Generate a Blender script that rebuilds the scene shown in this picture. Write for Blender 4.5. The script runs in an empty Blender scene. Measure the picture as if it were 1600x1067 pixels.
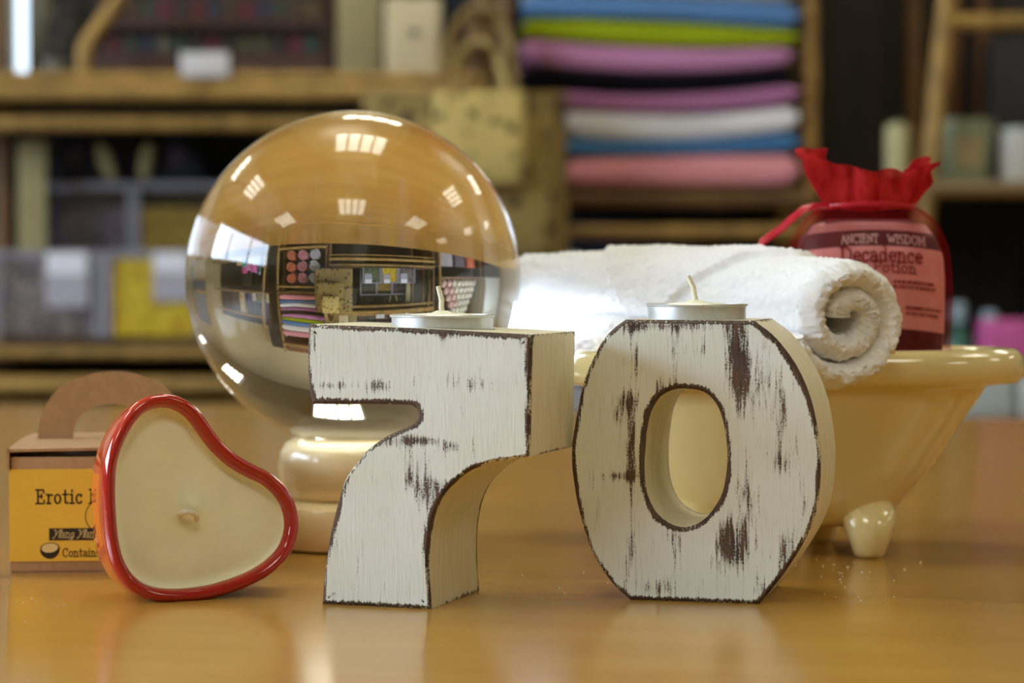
import bpy, bmesh, math, random
from mathutils import Vector, Matrix, noise
from mathutils.geometry import tessellate_polygon
random.seed(7)
S = bpy.context.scene
COL = S.collection
PI = math.pi
T = 0.75                      # table top height
F = 3587.0                    # focal length in pixels of the 1600 px frame
HOR = 440.0
PITCH = math.atan((533.5 - HOR) / F)
CAM = Vector((0, 0, T + 0.1217))
FWD = Vector((0, math.cos(PITCH), -math.sin(PITCH)))
UP = Vector((0, math.sin(PITCH), math.cos(PITCH)))
RT = Vector((1, 0, 0))

def ray(px, py):
    return FWD + RT * ((px - 800) / F) + UP * ((533.5 - py) / F)
def at_plane(px, py, p0, n):
    d = ray(px, py)
    return CAM + d * ((p0 - CAM).dot(n) / d.dot(n))
def at(px, py, Y):
    return at_plane(px, py, Vector((0, Y, 0)), Vector((0, 1, 0)))
def on_table(px, py):
    return at_plane(px, py, Vector((0, 0, T)), Vector((0, 0, 1)))
def rect(x0, y0, x1, y1, Y):          # -> X0, X1, Z0, Z1
    a = at(x0, y1, Y); b = at(x1, y0, Y)
    return min(a.x, b.x), max(a.x, b.x), min(a.z, b.z), max(a.z, b.z)

# ------------------------------------------------------------------ materials
def lin(c):
    c = c / 255.0
    return c / 12.92 if c <= 0.04045 else ((c + 0.055) / 1.055) ** 2.4
def rgb(r, g, b):
    return (lin(r), lin(g), lin(b), 1.0)
MATS = {}
class NT:
    def __init__(s, name):
        s.m = bpy.data.materials.new(name); s.m.use_nodes = True
        s.t = s.m.node_tree; s.n = s.t.nodes; s.l = s.t.links
        s.bsdf = s.n.get('Principled BSDF'); s.out = s.n.get('Material Output')
        s._oc = None
    def add(s, typ, **kw):
        nd = s.n.new(typ)
        for k, v in kw.items():
            if k.startswith('i_'):
                nd.inputs[k[2:].replace('_', ' ')].default_value = v
            else:
                setattr(nd, k, v)
        return nd
    def link(s, a, b):
        s.l.new(a, b)
    def coord(s):
        if s._oc is None:
            s._oc = s.add('ShaderNodeTexCoord').outputs['Object']
        return s._oc
    def mapped(s, scale):
        mp = s.add('ShaderNodeMapping'); mp.inputs['Scale'].default_value = scale
        s.link(s.coord(), mp.inputs['Vector']); return mp.outputs['Vector']
    def noise(s, scale, vec=None, detail=3, rough=0.55):
        nd = s.add('ShaderNodeTexNoise'); nd.inputs['Scale'].default_value = scale
        nd.inputs['Detail'].default_value = detail; nd.inputs['Roughness'].default_value = rough
        s.link(vec if vec is not None else s.coord(), nd.inputs['Vector'])
        return nd.outputs['Fac']
    def math(s, op, a, b=0.0, c=0.0, clamp=False):
        nd = s.add('ShaderNodeMath'); nd.operation = op; nd.use_clamp = clamp
        for i, v in enumerate((a, b, c)):
            if isinstance(v, (int, float)): nd.inputs[i].default_value = v
            else: s.link(v, nd.inputs[i])
        return nd.outputs[0]
    def step(s, v, lo, hi):
        nd = s.add('ShaderNodeMapRange'); nd.interpolation_type = 'SMOOTHSTEP'
        nd.inputs['From Min'].default_value = lo; nd.inputs['From Max'].default_value = hi
        s.link(v, nd.inputs['Value']); return nd.outputs['Result']
    def mix(s, f, a, b):
        nd = s.add('ShaderNodeMix'); nd.data_type = 'RGBA'
        if isinstance(f, (int, float)): nd.inputs[0].default_value = f
        else: s.link(f, nd.inputs[0])
        for i, v in ((6, a), (7, b)):
            if isinstance(v, tuple): nd.inputs[i].default_value = v
            else: s.link(v, nd.inputs[i])
        return nd.outputs[2]
    def bump(s, h, strength, dist):
        nd = s.add('ShaderNodeBump'); nd.inputs['Strength'].default_value = strength
        nd.inputs['Distance'].default_value = dist
        s.link(h, nd.inputs['Height']); s.link(nd.outputs['Normal'], s.bsdf.inputs['Normal'])
    def base(s, c):
        if isinstance(c, tuple): s.bsdf.inputs['Base Color'].default_value = c
        else: s.link(c, s.bsdf.inputs['Base Color'])
    def set(s, **kw):
        for k, v in kw.items():
            s.bsdf.inputs[k.replace('_', ' ')].default_value = v

def plain(name, c, rough=0.5, var=0.12, scale=30, bump=0.0, metal=0.0, spec=0.5, stretch=None, coat=0.0):
    if name in MATS: return MATS[name]
    k = NT(name)
    vec = k.mapped(stretch) if stretch else None
    f = k.noise(scale, vec)
    d = tuple(x * (1 - var) for x in c[:3]) + (1,)
    l = tuple(min(1, x * (1 + var)) for x in c[:3]) + (1,)
    k.base(k.mix(k.step(f, 0.3, 0.7), d, l))
    k.set(Roughness=rough, Metallic=metal, Coat_Weight=coat)
    k.bsdf.inputs['Specular IOR Level'].default_value = spec
    if bump: k.bump(f, 0.6, bump)
    MATS[name] = k.m
    return k.m

def emit(name, c, strength):
    if name in MATS: return MATS[name]
    k = NT(name)
    k.base((0.8, 0.8, 0.8, 1)); k.bsdf.inputs['Emission Color'].default_value = c
    k.bsdf.inputs['Emission Strength'].default_value = strength
    MATS[name] = k.m; return k.m

# ------------------------------------------------------------------ mesh builder
class MB:
    def __init__(s):
        s.v = []; s.f = []; s.mi = []; s.at = []; s.cur = 0; s.fr = []
    def add(s, vs, fs, a=0.0, fr=0.0):
        o = len(s.v)
        s.v += [Vector(p) for p in vs]
        s.at += [a] * len(vs) if isinstance(a, (int, float)) else list(a)
        s.fr += [fr] * len(vs)
        for f in fs:
            s.f.append(tuple(i + o for i in f)); s.mi.append(s.cur)
        return s
    def box(s, x0, x1, y0, y1, z0, z1, b=0.0):
        if b <= 0:
            vs = [(x, y, z) for x in (x0, x1) for y in (y0, y1) for z in (z0, z1)]
            return s.add(vs, [(0, 1, 3, 2), (4, 6, 7, 5), (0, 4, 5, 1), (2, 3, 7, 6), (0, 2, 6, 4), (1, 5, 7, 3)])
        bm = bmesh.new(); bmesh.ops.create_cube(bm, size=1)
        for v in bm.verts:
            v.co = Vector(((x0 + x1) / 2 + v.co.x * (x1 - x0), (y0 + y1) / 2 + v.co.y * (y1 - y0), (z0 + z1) / 2 + v.co.z * (z1 - z0)))
        bmesh.ops.bevel(bm, geom=bm.edges[:], offset=b, segments=3, affect='EDGES', profile=0.5)
        bm.verts.index_update()
        s.add([v.co.copy() for v in bm.verts], [[v.index for v in f.verts] for f in bm.faces]); bm.free(); return s
    def loft(s, rings, closed=True, cap0=True, cap1=True, attrs=None):
        n = len(rings[0]); o = len(s.v)
        for k, r in enumerate(rings):
            s.v += [Vector(p) for p in r]
            s.at += [0.0] * n if attrs is None else ([attrs[k]] * n if isinstance(attrs[k], (int, float)) else list(attrs[k]))
            s.fr += [0.0] * n
        for k in range(len(rings) - 1):
            for i in range(n if closed else n - 1):
                j = (i + 1) % n
                s.f.append((o + k * n + i, o + k * n + j, o + (k + 1) * n + j, o + (k + 1) * n + i)); s.mi.append(s.cur)
        if cap0: s.f.append(tuple(o + i for i in reversed(range(n)))); s.mi.append(s.cur)
        if cap1: s.f.append(tuple(o + (len(rings) - 1) * n + i for i in range(n))); s.mi.append(s.cur)
        return s
    def lathe(s, prof, c=(0, 0, 0), n=48):
        rings = [[(c[0] + r * math.cos(2 * PI * i / n), c[1] + r * math.sin(2 * PI * i / n), c[2] + z) for i in range(n)] for r, z in prof]
        return s.loft(rings)
    def tube(s, pts, r, n=10, cap=True, flat=1.0):
        pts = [Vector(p) for p in pts]; rings = []
        prev = None
        for k, p in enumerate(pts):
            d = (pts[min(k + 1, len(pts) - 1)] - pts[max(k - 1, 0)]).normalized()
            if prev is None:
                a = d.orthogonal().normalized()
            else:
                a = (prev - d * prev.dot(d)).normalized()
            prev = a; b = d.cross(a)
            rr = r[k] if isinstance(r, (list, tuple)) else r
            rings.append([p + a * (rr * math.cos(2 * PI * i / n)) + b * (rr * flat * math.sin(2 * PI * i / n)) for i in range(n)])
        return s.loft(rings, cap0=cap, cap1=cap)
    def sphere(s, c, r, n=24, m=14, sc=(1, 1, 1)):
        rings = []
        for k in range(1, m):
            t = PI * k / m
            rings.append([(c[0] + sc[0] * r * math.sin(t) * math.cos(2 * PI * i / n), c[1] + sc[1] * r * math.sin(t) * math.sin(2 * PI * i / n), c[2] - sc[2] * r * math.cos(t)) for i in range(n)])
        o = len(s.v)
        s.loft(rings, cap0=False, cap1=False)
        b = len(s.v); s.add([(c[0], c[1], c[2] - sc[2] * r), (c[0], c[1], c[2] + sc[2] * r)], [])
        for i in range(n):
            j = (i + 1) % n
            s.f.append((b, o + j, o + i)); s.mi.append(s.cur)
            e = o + (m - 2) * n
            s.f.append((b + 1, e + i, e + j)); s.mi.append(s.cur)
        return s
    def xf(s, M):
        s.v = [M @ p for p in s.v]; return s
    def build(s, name, mats, parent=None, smooth=35, attr=False):
        me = bpy.data.meshes.new(name)
        me.from_pydata([tuple(p) for p in s.v], [], s.f)
        if not isinstance(mats, (list, tuple)): mats = [mats]
        for m in mats: me.materials.append(m)
        me.polygons.foreach_set('material_index', s.mi)
        if attr:
            a = me.attributes.new('edge', 'FLOAT', 'POINT'); a.data.foreach_set('value', s.at)
            a = me.attributes.new('front', 'FLOAT', 'POINT'); a.data.foreach_set('value', s.fr)
        me.validate(); me.update()
        if smooth:
            bm = bmesh.new(); bm.from_mesh(me); bmesh.ops.recalc_face_normals(bm, faces=bm.faces[:]); bm.to_mesh(me); bm.free()
            me.polygons.foreach_set('use_smooth', [True] * len(me.polygons))
            me.set_sharp_from_angle(angle=math.radians(smooth))
        o = bpy.data.objects.new(name, me); COL.objects.link(o)
        if parent is not None: o.parent = parent
        return o

def tag(o, label, cat, group=None, kind=None):
    if label: o['label'] = label
    if cat: o['category'] = cat
    if group: o['group'] = group
    if kind: o['kind'] = kind
    return o
def thing(name, label, cat, loc=(0, 0, 0), rz=0.0, group=None):
    o = bpy.data.objects.new(name, None); COL.objects.link(o)
    o.location = loc; o.rotation_euler = (0, 0, rz); o.empty_display_size = 0.02
    return tag(o, label, cat, group)
def inv(o):
    return (Matrix.Translation(o.location) @ Matrix.Rotation(o.rotation_euler[2], 4, 'Z')).inverted()
def struct(name, mb, m, smooth=0):
    o = mb.build(name, m, None, smooth); o['kind'] = 'structure'; return o
def dup(root, loc, rz=None, label=None, group=None):
    r = root.copy(); COL.objects.link(r); r.location = loc
    if rz is not None: r.rotation_euler = (0, 0, rz)
    if label: r['label'] = label
    if group: r['group'] = group
    for ch in list(root.children):
        c = ch.copy(); COL.objects.link(c); c.parent = r
        for g in list(ch.children):
            d = g.copy(); COL.objects.link(d); d.parent = c
    return r
ORD = ['first', 'second', 'third', 'fourth', 'fifth', 'sixth', 'seventh', 'eighth', 'ninth', 'tenth', 'eleventh', 'twelfth', 'thirteenth', 'fourteenth']

# ------------------------------------------------------------------ stroke lettering
def arc(cx, cy, rx, ry, a0, a1, n=10):
    return [(cx + rx * math.cos(math.radians(a0 + (a1 - a0) * i / n)), cy + ry * math.sin(math.radians(a0 + (a1 - a0) * i / n))) for i in range(n + 1)]
def L(*p): return list(p)
def sf(x, y, w=.14): return [(x - w, y), (x + w, y)]
GL = {
 'E': (.78, [L((.14, 0), (.14, 1)), L((0, 0), (.64, 0), (.66, .2)), L((0, 1), (.6, 1), (.62, .8)), L((.14, .53), (.44, .53)), L((.44, .42), (.44, .64))]),
 'r': (.52, [L((.14, 0), (.14, .65)), L((0, 0), (.3, 0)), L((0, .65), (.14, .65)), arc(.36, .36, .22, .28, 180, 60)]),
 'o': (.64, [arc(.3, .325, .24, .325, 0, 360, 20)]),
 't': (.5, [L((.2, .95), (.2, .14)) + arc(.32, .14, .12, .13, 180, 320, 6), L((.02, .65), (.42, .65))]),
 'i': (.38, [L((.18, 0), (.18, .65)), L((.02, 0), (.34, 0)), L((.04, .65), (.18, .65)), L((.18, .86), (.18, .96))]),
 'c': (.58, [arc(.3, .325, .24, .325, 50, 320, 16), L((.45, .5), (.47, .62))]),
 'M': (1.06, [L((.14, 0), (.14, 1), (.5, .22), (.86, 1), (.86, 0)), sf(.14, 0), sf(.86, 0), L((0, 1), (.14, 1)), L((.86, 1), (1, 1))]),
 'C': (.84, [arc(.42, .5, .36, .5, 50, 318, 18), L((.68, .72), (.7, .98))]),
 'n': (.72, [L((.14, 0), (.14, .65)), L((0, .65), (.14, .65)), sf(.14, 0), arc(.34, .38, .2, .26, 180, 0) + [(.54, 0)], sf(.54, 0)]),
 'a': (.64, [arc(.28, .48, .2, .17, 150, 0, 8) + [(.48, .1), (.6, .02)], arc(.26, .19, .2, .19, 0, 360, 14)]),
 's': (.52, [arc(.26, .485, .19, .16, 40, 270, 10) + arc(.26, .165, .19, .16, 90, -140, 10)]),
 'd': (.7, [arc(.28, .325, .22, .325, 0, 360, 18), L((.38, 1), (.52, 1), (.52, 0), (.64, 0))]),
 'e': (.6, [L((.07, .36), (.53, .36)) + arc(.3, .34, .23, .31, 5, 320, 16)]),
 'h': (.72, [L((0, 1), (.14, 1), (.14, 0)), sf(.14, 0), arc(.34, .38, .2, .26, 180, 0) + [(.54, 0)], sf(.54, 0)]),
 'P': (.76, [L((.14, 0), (.14, 1)), sf(.14, 0), L((0, 1), (.4, 1)) + arc(.4, .75, .26, .25, 90, -90) + [(.14, .5)]]),
 'B': (.78, [L((.14, 0), (.14, 1)), L((0, 1), (.38, 1)) + arc(.38, .77, .23, .23, 90, -90) + [(.14, .54)], L((.38, .54)) + arc(.4, .27, .27, .27, 90, -90) + [(0, 0)]]),
 'D': (.9, [L((.14, 0), (.14, 1)), L((0, 1), (.36, 1)) + arc(.36, .5, .42, .5, 90, -90, 16) + [(0, 0)]]),
 'A': (.8, [L((.02, 0), (.38, 1), (.74, 0)), L((.16, .36), (.6, .36))]),
 'N': (.84, [L((.1, 0), (.1, 1), (.7, 0), (.7, 1)), sf(.1, 0, .08), sf(.7, 1, .08)]),
 'I': (.38, [L((.18, 0), (.18, 1)), sf(.18, 0, .12), sf(.18, 1, .12)]),
 'T': (.74, [L((.36, 0), (.36, 1)), L((.02, .84), (.02, 1), (.7, 1), (.7, .84)), sf(.36, 0, .12)]),
 'W': (1.1, [L((.02, 1), (.28, 0), (.52, .8), (.76, 0), (1.02, 1))]),
 'S': (.66, [arc(.32, .75, .24, .25, 40, 270, 10) + arc(.32, .25, .26, .25, 90, -140, 10)]),
 'O': (.92, [arc(.44, .5, .38, .5, 0, 360, 22)]),
 'Y': (.8, [arc(.14, .78, .14, .2, 150, -20, 8) + [(.36, .42)], L((.78, 1), (.3, .1)) + arc(.16, .06, .12, .14, 0, -160, 6)]),
 'l': (.3, [L((.08, .02)) + [(.3, .8)] + arc(.22, .86, .09, .14, 0, 180, 6) + [(.12, .12), (.28, .04)]]),
 'g': (.6, [arc(.26, .325, .2, .3, 0, 360, 14), L((.47, .6), (.44, -.1)) + arc(.26, -.18, .18, .18, 10, -200, 8) + [(.6, .14)]]),
 ' ': (.4, []),
}
def text_width(s, h, sp=0.06): return sum(GL[c][0] + sp for c in s) * h
def lettering(mb, s, x, y, h, w, fn, sp=0.06, slant=0.0, xs=1.0):
    cx = x
    for ch in s:
        adv, strokes = GL[ch]
        for st in strokes:
            p = [Vector((cx + (q[0] + q[1] * slant) * h * xs, y + q[1] * h)) for q in st]
            if len(p) < 2: continue
            fine = [p[0]]
            for a, b in zip(p, p[1:]):
                k = max(1, int((b - a).length / (h * .25)))
                fine += [a.lerp(b, (i + 1) / k) for i in range(k)]
            p = [q for i, q in enumerate(fine) if i == 0 or (q - fine[i - 1]).length > 1e-7]
            lft = []; rgt = []
            for i, q in enumerate(p):
                d = (p[min(i + 1, len(p) - 1)] - p[max(i - 1, 0)])
                if d.length < 1e-9: d = Vector((1, 0))
                d.normalize(); nn = Vector((-d.y, d.x))
                e = d * (w * .5) * (-1 if i == 0 else 1 if i == len(p) - 1 else 0)
                lft.append(fn(*(q + e + nn * w / 2))); rgt.append(fn(*(q + e - nn * w / 2)))
            n = len(p)
            mb.add(lft + rgt, [(i, i + n, i + n + 1, i + 1) for i in range(n - 1)])
        cx += (adv + sp) * h * xs
    return cx
# ------------------------------------------------------------------ foreground materials
def distressed(name, patches):
    k = NT(name)
    c = k.coord()
    streak = k.noise(1.0, k.mapped((1000, 1000, 75)), 4, .6)
    streak2 = k.noise(1.0, k.mapped((350, 350, 45)), 3, .6)
    fine = k.noise(1400, None, 2, .6)
    broad = k.noise(28, None, 3)
    st = k.math('MULTIPLY_ADD', k.math('SUBTRACT', streak, .5), 2.1, k.math('MULTIPLY', k.math('SUBTRACT', streak2, .5), 1.5))
    fi = k.math('MULTIPLY', k.math('SUBTRACT', fine, .5), 1.1)
    ea = k.add('ShaderNodeAttribute', attribute_name='edge').outputs['Fac']
    fa = k.add('ShaderNodeAttribute', attribute_name='front').outputs['Fac']
    acc = None
    for (u, v, su, sv, amp) in patches:
        vm = k.add('ShaderNodeVectorMath', operation='MULTIPLY_ADD')
        k.link(c, vm.inputs[0]); vm.inputs[1].default_value = (1 / su, 0, 1 / sv); vm.inputs[2].default_value = (-u / su, 0, -v / sv)
        dt = k.add('ShaderNodeVectorMath', operation='DOT_PRODUCT'); k.link(vm.outputs[0], dt.inputs[0]); k.link(vm.outputs[0], dt.inputs[1])
        g = k.math('EXPONENT', k.math('MULTIPLY', dt.outputs['Value'], -0.8))
        acc = k.math('MULTIPLY_ADD', g, amp, 0.0 if acc is None else acc)
    pw = k.math('MULTIPLY', k.step(k.math('ADD', k.math('MULTIPLY_ADD', acc, 1.5, k.math('MULTIPLY', st, 1.5)), k.math('MULTIPLY', fi, 1.6)), .62, 1.25), fa)
    pg = k.math('MULTIPLY', k.step(k.math('MULTIPLY_ADD', st, .8, acc), .25, .8), k.math('MULTIPLY', fa, .45))
    ew = k.step(k.math('ADD', k.math('MULTIPLY_ADD', k.math('SUBTRACT', broad, .5), 1.3, k.math('MULTIPLY_ADD', st, .40, ea)), k.math('MULTIPLY', fi, .5)), .74, .90)
    m = k.math('MAXIMUM', k.math('MAXIMUM', pw, pg), ew)
    paint = k.mix(k.step(broad, .35, .7), rgb(223, 228, 219), rgb(231, 236, 233))
    paint = k.mix(k.math('MULTIPLY', k.step(streak, .5, .75), .4), paint, rgb(200, 199, 188))
    side = k.mix(k.step(streak2, .3, .7), rgb(222, 214, 182), rgb(232, 226, 198))  # yellower than the front: warm light painted into the side colour
    paint = k.mix(fa, side, paint)
    wood = k.mix(k.step(streak2, .3, .7), rgb(62, 49, 44), rgb(100, 80, 66))
    k.base(k.mix(m, paint, wood))
    rg = k.math('MULTIPLY_ADD', m, .25, .48)
    k.link(rg, k.bsdf.inputs['Roughness'])
    k.bsdf.inputs['Specular IOR Level'].default_value = .35
    h = k.math('SUBTRACT', k.math('MULTIPLY_ADD', streak2, .5, streak), k.math('MULTIPLY', m, .9))
    k.bump(h, .55, .00035)
    MATS[name] = k.m
    return k.m

def wood_table():
    k = NT('beech_tabletop')
    g1 = k.noise(1.0, k.mapped((5, 26, 30)), 2, .45)
    c = k.mix(k.step(g1, .25, .75), rgb(176, 130, 56), rgb(186, 141, 64))
    fl = k.add('ShaderNodeTexVoronoi'); fl.inputs['Scale'].default_value = 1.0; k.link(k.mapped((160, 520, 100)), fl.inputs['Vector'])
    c = k.mix(k.math('MULTIPLY', k.step(fl.outputs['Distance'], .22, .08), .16), c, rgb(140, 94, 38))
    k.base(c)
    k.set(Roughness=.205)
    k.bsdf.inputs['Specular IOR Level'].default_value = .5
    return k.m
M_TABLE = wood_table()
M_WAX = plain('candle_wax', rgb(246, 244, 214), .42, .03, 60, .0002)
M_WICK = plain('wick_cotton', rgb(232, 226, 204), .8, .06, 900, .0003)
M_ALU = plain('tealight_aluminium', rgb(222, 226, 230), .36, .04, 400, .0001, metal=.75)
M_KRAFT = plain('kraft_card', rgb(176, 138, 98), .75, .07, 220, .0002)
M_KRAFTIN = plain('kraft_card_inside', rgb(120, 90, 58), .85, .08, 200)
M_INK = plain('dark_print_ink', rgb(44, 34, 24), .6, .05, 100)
M_YEL = plain('yellow_paper_sleeve', rgb(238, 196, 70), .5, .05, 30, 0, stretch=(20, 20, 400))
M_CREAMINK = plain('cream_print', rgb(236, 214, 150), .6, .05, 100)
M_WHITEINK = plain('white_print', rgb(232, 224, 220), .6, .03, 100)
M_STAND = plain('pale_varnished_wood', rgb(226, 206, 160), .25, .05, 20, 0, stretch=(4, 4, 60), coat=.4)
M_TUB = plain('ivory_glazed_ceramic', rgb(230, 212, 152), .12, .02, 12, 0, coat=.6)
M_TERRY = plain('white_terry_cotton', rgb(240, 239, 238), .95, .03, 500, .0006, spec=.15)
M_TERRY.node_tree.nodes['Principled BSDF'].inputs['Sheen Weight'].default_value = .35

def glass():
    k = NT('clear_crystal_glass')
    k.set(Roughness=0.0, IOR=1.5)
    k.bsdf.inputs['Transmission Weight'].default_value = 1.0
    k.base((1, 1, 1, 1)); return k.m
M_GLASS = glass()

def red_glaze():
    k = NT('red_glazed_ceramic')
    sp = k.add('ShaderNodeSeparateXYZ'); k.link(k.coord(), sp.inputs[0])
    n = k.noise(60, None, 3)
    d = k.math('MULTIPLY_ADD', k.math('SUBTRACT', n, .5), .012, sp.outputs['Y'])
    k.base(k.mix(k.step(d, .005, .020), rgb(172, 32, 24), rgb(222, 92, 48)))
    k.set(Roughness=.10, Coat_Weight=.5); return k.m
M_REDGLAZE = red_glaze()

def organza():
    k = NT('red_organza')
    tr = k.add('ShaderNodeBsdfTransparent'); tr.inputs['Color'].default_value = (1.0, .84, .84, 1)
    df = k.add('ShaderNodeBsdfDiffuse'); df.inputs['Color'].default_value = rgb(176, 22, 32)
    tl = k.add('ShaderNodeBsdfTranslucent'); tl.inputs['Color'].default_value = rgb(176, 22, 32)
    a = k.add('ShaderNodeMixShader'); a.inputs[0].default_value = .45
    k.link(df.outputs[0], a.inputs[1]); k.link(tl.outputs[0], a.inputs[2])
    n = k.noise(90, k.mapped((1, 1, .25)), 3)
    b = k.add('ShaderNodeMixShader'); k.link(k.math('MULTIPLY_ADD', n, .34, .0), b.inputs[0])
    k.link(tr.outputs[0], b.inputs[1]); k.link(a.outputs[0], b.inputs[2])
    k.link(b.outputs[0], k.out.inputs['Surface']); return k.m
M_ORG = organza()
def organza_dense():
    k = NT('gathered_red_organza')
    tr = k.add('ShaderNodeBsdfTransparent'); tr.inputs['Color'].default_value = (1.0, .35, .35, 1)
    df = k.add('ShaderNodeBsdfDiffuse'); df.inputs['Color'].default_value = rgb(196, 30, 36)
    tl = k.add('ShaderNodeBsdfTranslucent'); tl.inputs['Color'].default_value = rgb(200, 30, 36)
    cn = k.mix(k.step(k.noise(120, k.mapped((1, 1, .4)), 3), .3, .7), rgb(150, 22, 30), rgb(204, 56, 54)); k.link(cn, df.inputs['Color']); k.link(cn, tl.inputs['Color'])
    a = k.add('ShaderNodeMixShader'); a.inputs[0].default_value = .45
    k.link(df.outputs[0], a.inputs[1]); k.link(tl.outputs[0], a.inputs[2])
    b = k.add('ShaderNodeMixShader'); b.inputs[0].default_value = .86
    k.link(tr.outputs[0], b.inputs[1]); k.link(a.outputs[0], b.inputs[2])
    k.link(b.outputs[0], k.out.inputs['Surface']); return k.m
M_ORGD = organza_dense()
M_RIBBON = plain('red_satin_ribbon', rgb(190, 20, 46), .3, .08, 200)
M_PINKLAB = plain('pink_paper_label', rgb(232, 180, 176), .55, .04, 40)
M_PLUM = plain('plum_label_band', rgb(70, 34, 40), .5, .05, 60)
M_MAROON = plain('maroon_print', rgb(120, 20, 34), .6, .05, 60)
M_SALT = plain('dark_plum_bath_salts', rgb(88, 38, 48), .5, .35, 260, .0012)
M_CLEARBAG = plain('pinkish_clear_film', rgb(196, 150, 146), .25, .06, 30)

# ------------------------------------------------------------------ geometry helpers for outlines
def resample(pts, step, closed=True, corner=35):
    """dense closed outline keeping sharp corners; smooth (Catmull-Rom) elsewhere. -> points, corner weights"""
    n = len(pts); pts = [Vector(p) for p in pts]
    sharp = []
    for i in range(n):
        a = (pts[i] - pts[i - 1]).normalized(); b = (pts[(i + 1) % n] - pts[i]).normalized()
        sharp.append(a.angle(b) > math.radians(corner))
    out = []; cs = []
    for i in range(n):
        p1 = pts[i]; p2 = pts[(i + 1) % n]
        p0 = pts[i - 1] if not sharp[i] else p1 * 2 - p2
        p3 = pts[(i + 2) % n] if not sharp[(i + 1) % n] else p2 * 2 - p1
        ln = (p2 - p1).length; k = max(1, round(ln / step))
        for j in range(k):
            t = j / k
            q = 0.5 * ((2 * p1) + (p2 - p0) * t + (2 * p0 - 5 * p1 + 4 * p2 - p3) * t * t + (3 * p1 - p0 - 3 * p2 + p3) * t ** 3)
            out.append(q)
            w = 0.0
            if sharp[i]: w = max(w, 1 - t * ln / .0045)
            if sharp[(i + 1) % n]: w = max(w, 1 - (1 - t) * ln / .0045)
            cs.append(max(0.0, w))
    return out, cs
def area2(p): return sum(p[i - 1].x * p[i].y - p[i].x * p[i - 1].y for i in range(len(p)))
def inset(pts, d):
    """moves a counter-clockwise outline inwards by d"""
    n = len(pts); res = []
    for i in range(n):
        a = pts[i] - pts[i - 1]; b = pts[(i + 1) % n] - pts[i]
        na = Vector((-a.y, a.x)).normalized(); nb = Vector((-b.y, b.x)).normalized()
        m = (na + nb)
        m = m.normalized() if m.length > 1e-6 else na
        c = max(.55, m.dot(na))
        res.append(pts[i] + m * (d / c))
    return res

def letter_solid(outline, holes, t, step=.0022):
    """front face in the plane y=0 (x, z), thickness t towards +y; carries the edge/front attributes"""
    mb = MB(); loops = []
    for idx, lp in enumerate([outline] + holes):
        p, cs = resample(lp, step)
        if (area2(p) > 0) != (idx == 0): p.reverse(); cs.reverse()
        loops.append((p, cs))
    R = .0011; W = .0046
    caps = {0: [], 1: []}; capi = {0: [], 1: []}
    def tidy(i_, p):
        n = len(p)
        for _ in range(8):
            bad = 0
            for i in range(n):
                j = (i + 1) % n; d = p[j] - p[i]
                if (i_[j] - i_[i]).dot(d) < 1e-12:
                    m = (i_[i] + i_[j]) / 2; e = d.normalized() * 2e-6
                    i_[i] = m - e; i_[j] = m + e; bad += 1
            if not bad: break
        return i_
    for p, cs in loops:
        n = len(p)
        def ring(pl, y): return [(q.x, y, q.y) for q in pl]
        i1 = tidy(inset(p, R), p); i2 = tidy(inset(p, W), p)
        rings = [ring(i2, 0), ring(i1, 0), ring(p, R), ring(p, W), ring(p, t - W), ring(p, t - R), ring(i1, t), ring(i2, t)]
        ones = [1.0] * n; z = [0.0] * n
        attrs = [z, ones, ones, [c * .9 for c in cs], [c * .9 for c in cs], ones, ones, z]
        o = len(mb.v)
        mb.loft(rings, cap0=False, cap1=False, attrs=attrs)
        for i in range(2 * n): mb.fr[o + i] = 1.0
        caps[0].append([Vector((q.x, q.y, 0)) for q in i2]); capi[0].append(list(range(o, o + n)))
        caps[1].append([Vector((q.x, q.y, 0)) for q in i2]); capi[1].append(list(range(o + 7 * n, o + 8 * n)))
    for side in (0, 1):
        flat = [i for l in capi[side] for i in l]
        for tri in tessellate_polygon(caps[side]):
            f = [flat[i] for i in tri]
            mb.f.append(tuple(f)); mb.mi.append(0)
    return mb

def cut_hole(o, x, y, ztop, r, depth):
    c = MB(); c.lathe([(r, -depth), (r, .02)], (x, y, ztop), 48)
    co = c.build('cutter', M_WAX, None, 0)
    me = co.data
    md = o.modifiers.new('hole', 'BOOLEAN'); md.operation = 'DIFFERENCE'; md.object = co; md.solver = 'EXACT'
    par = o.parent; mw = Matrix.Identity(4)
    o.parent = None
    bpy.context.view_layer.update()
    ev = o.evaluated_get(bpy.context.evaluated_depsgraph_get())
    new = bpy.data.meshes.new_from_object(ev)
    o.modifiers.clear(); old = o.data; o.data = new; new.name = old.name
    o.parent = par
    bpy.data.objects.remove(co); bpy.data.meshes.remove(me); bpy.data.meshes.remove(old)

# ------------------------------------------------------------------ number candles
def number(name, label, corner_px, yaw, outline_px, holes_px, t, patches_px, base_px):
    p0 = on_table(*corner_px); rz = math.radians(-yaw)
    u = Vector((math.cos(rz), math.sin(rz), 0)); n = Vector((math.sin(rz), -math.cos(rz), 0))
    b0 = at_plane(*base_px, p0, n); b0.z = T
    root = thing(name, label, 'candle holder', b0, rz)
    def loc(px, py):
        q = at_plane(px, py, p0, n) - b0
        return Vector((q.dot(u), q.z))
    out = [loc(*p) for p in outline_px]
    for q in out:
        if q.y < .004: q.y = 0.0
    hl = [[loc(*p) for p in h] for h in holes_px]
    sc = (p0 - CAM).length / F
    pats = []
    for (x, y, sx, sy, a) in patches_px:
        q = loc(x, y); pats.append((q.x, q.y, sx * sc * 1.25, sy * sc * 1.25, a))
    mb = letter_solid(out, hl, t)
    o = mb.build('wooden_body', distressed(name + '_paint', pats), root, 40, attr=True)
    return root, o, loc, rz, b0

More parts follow.
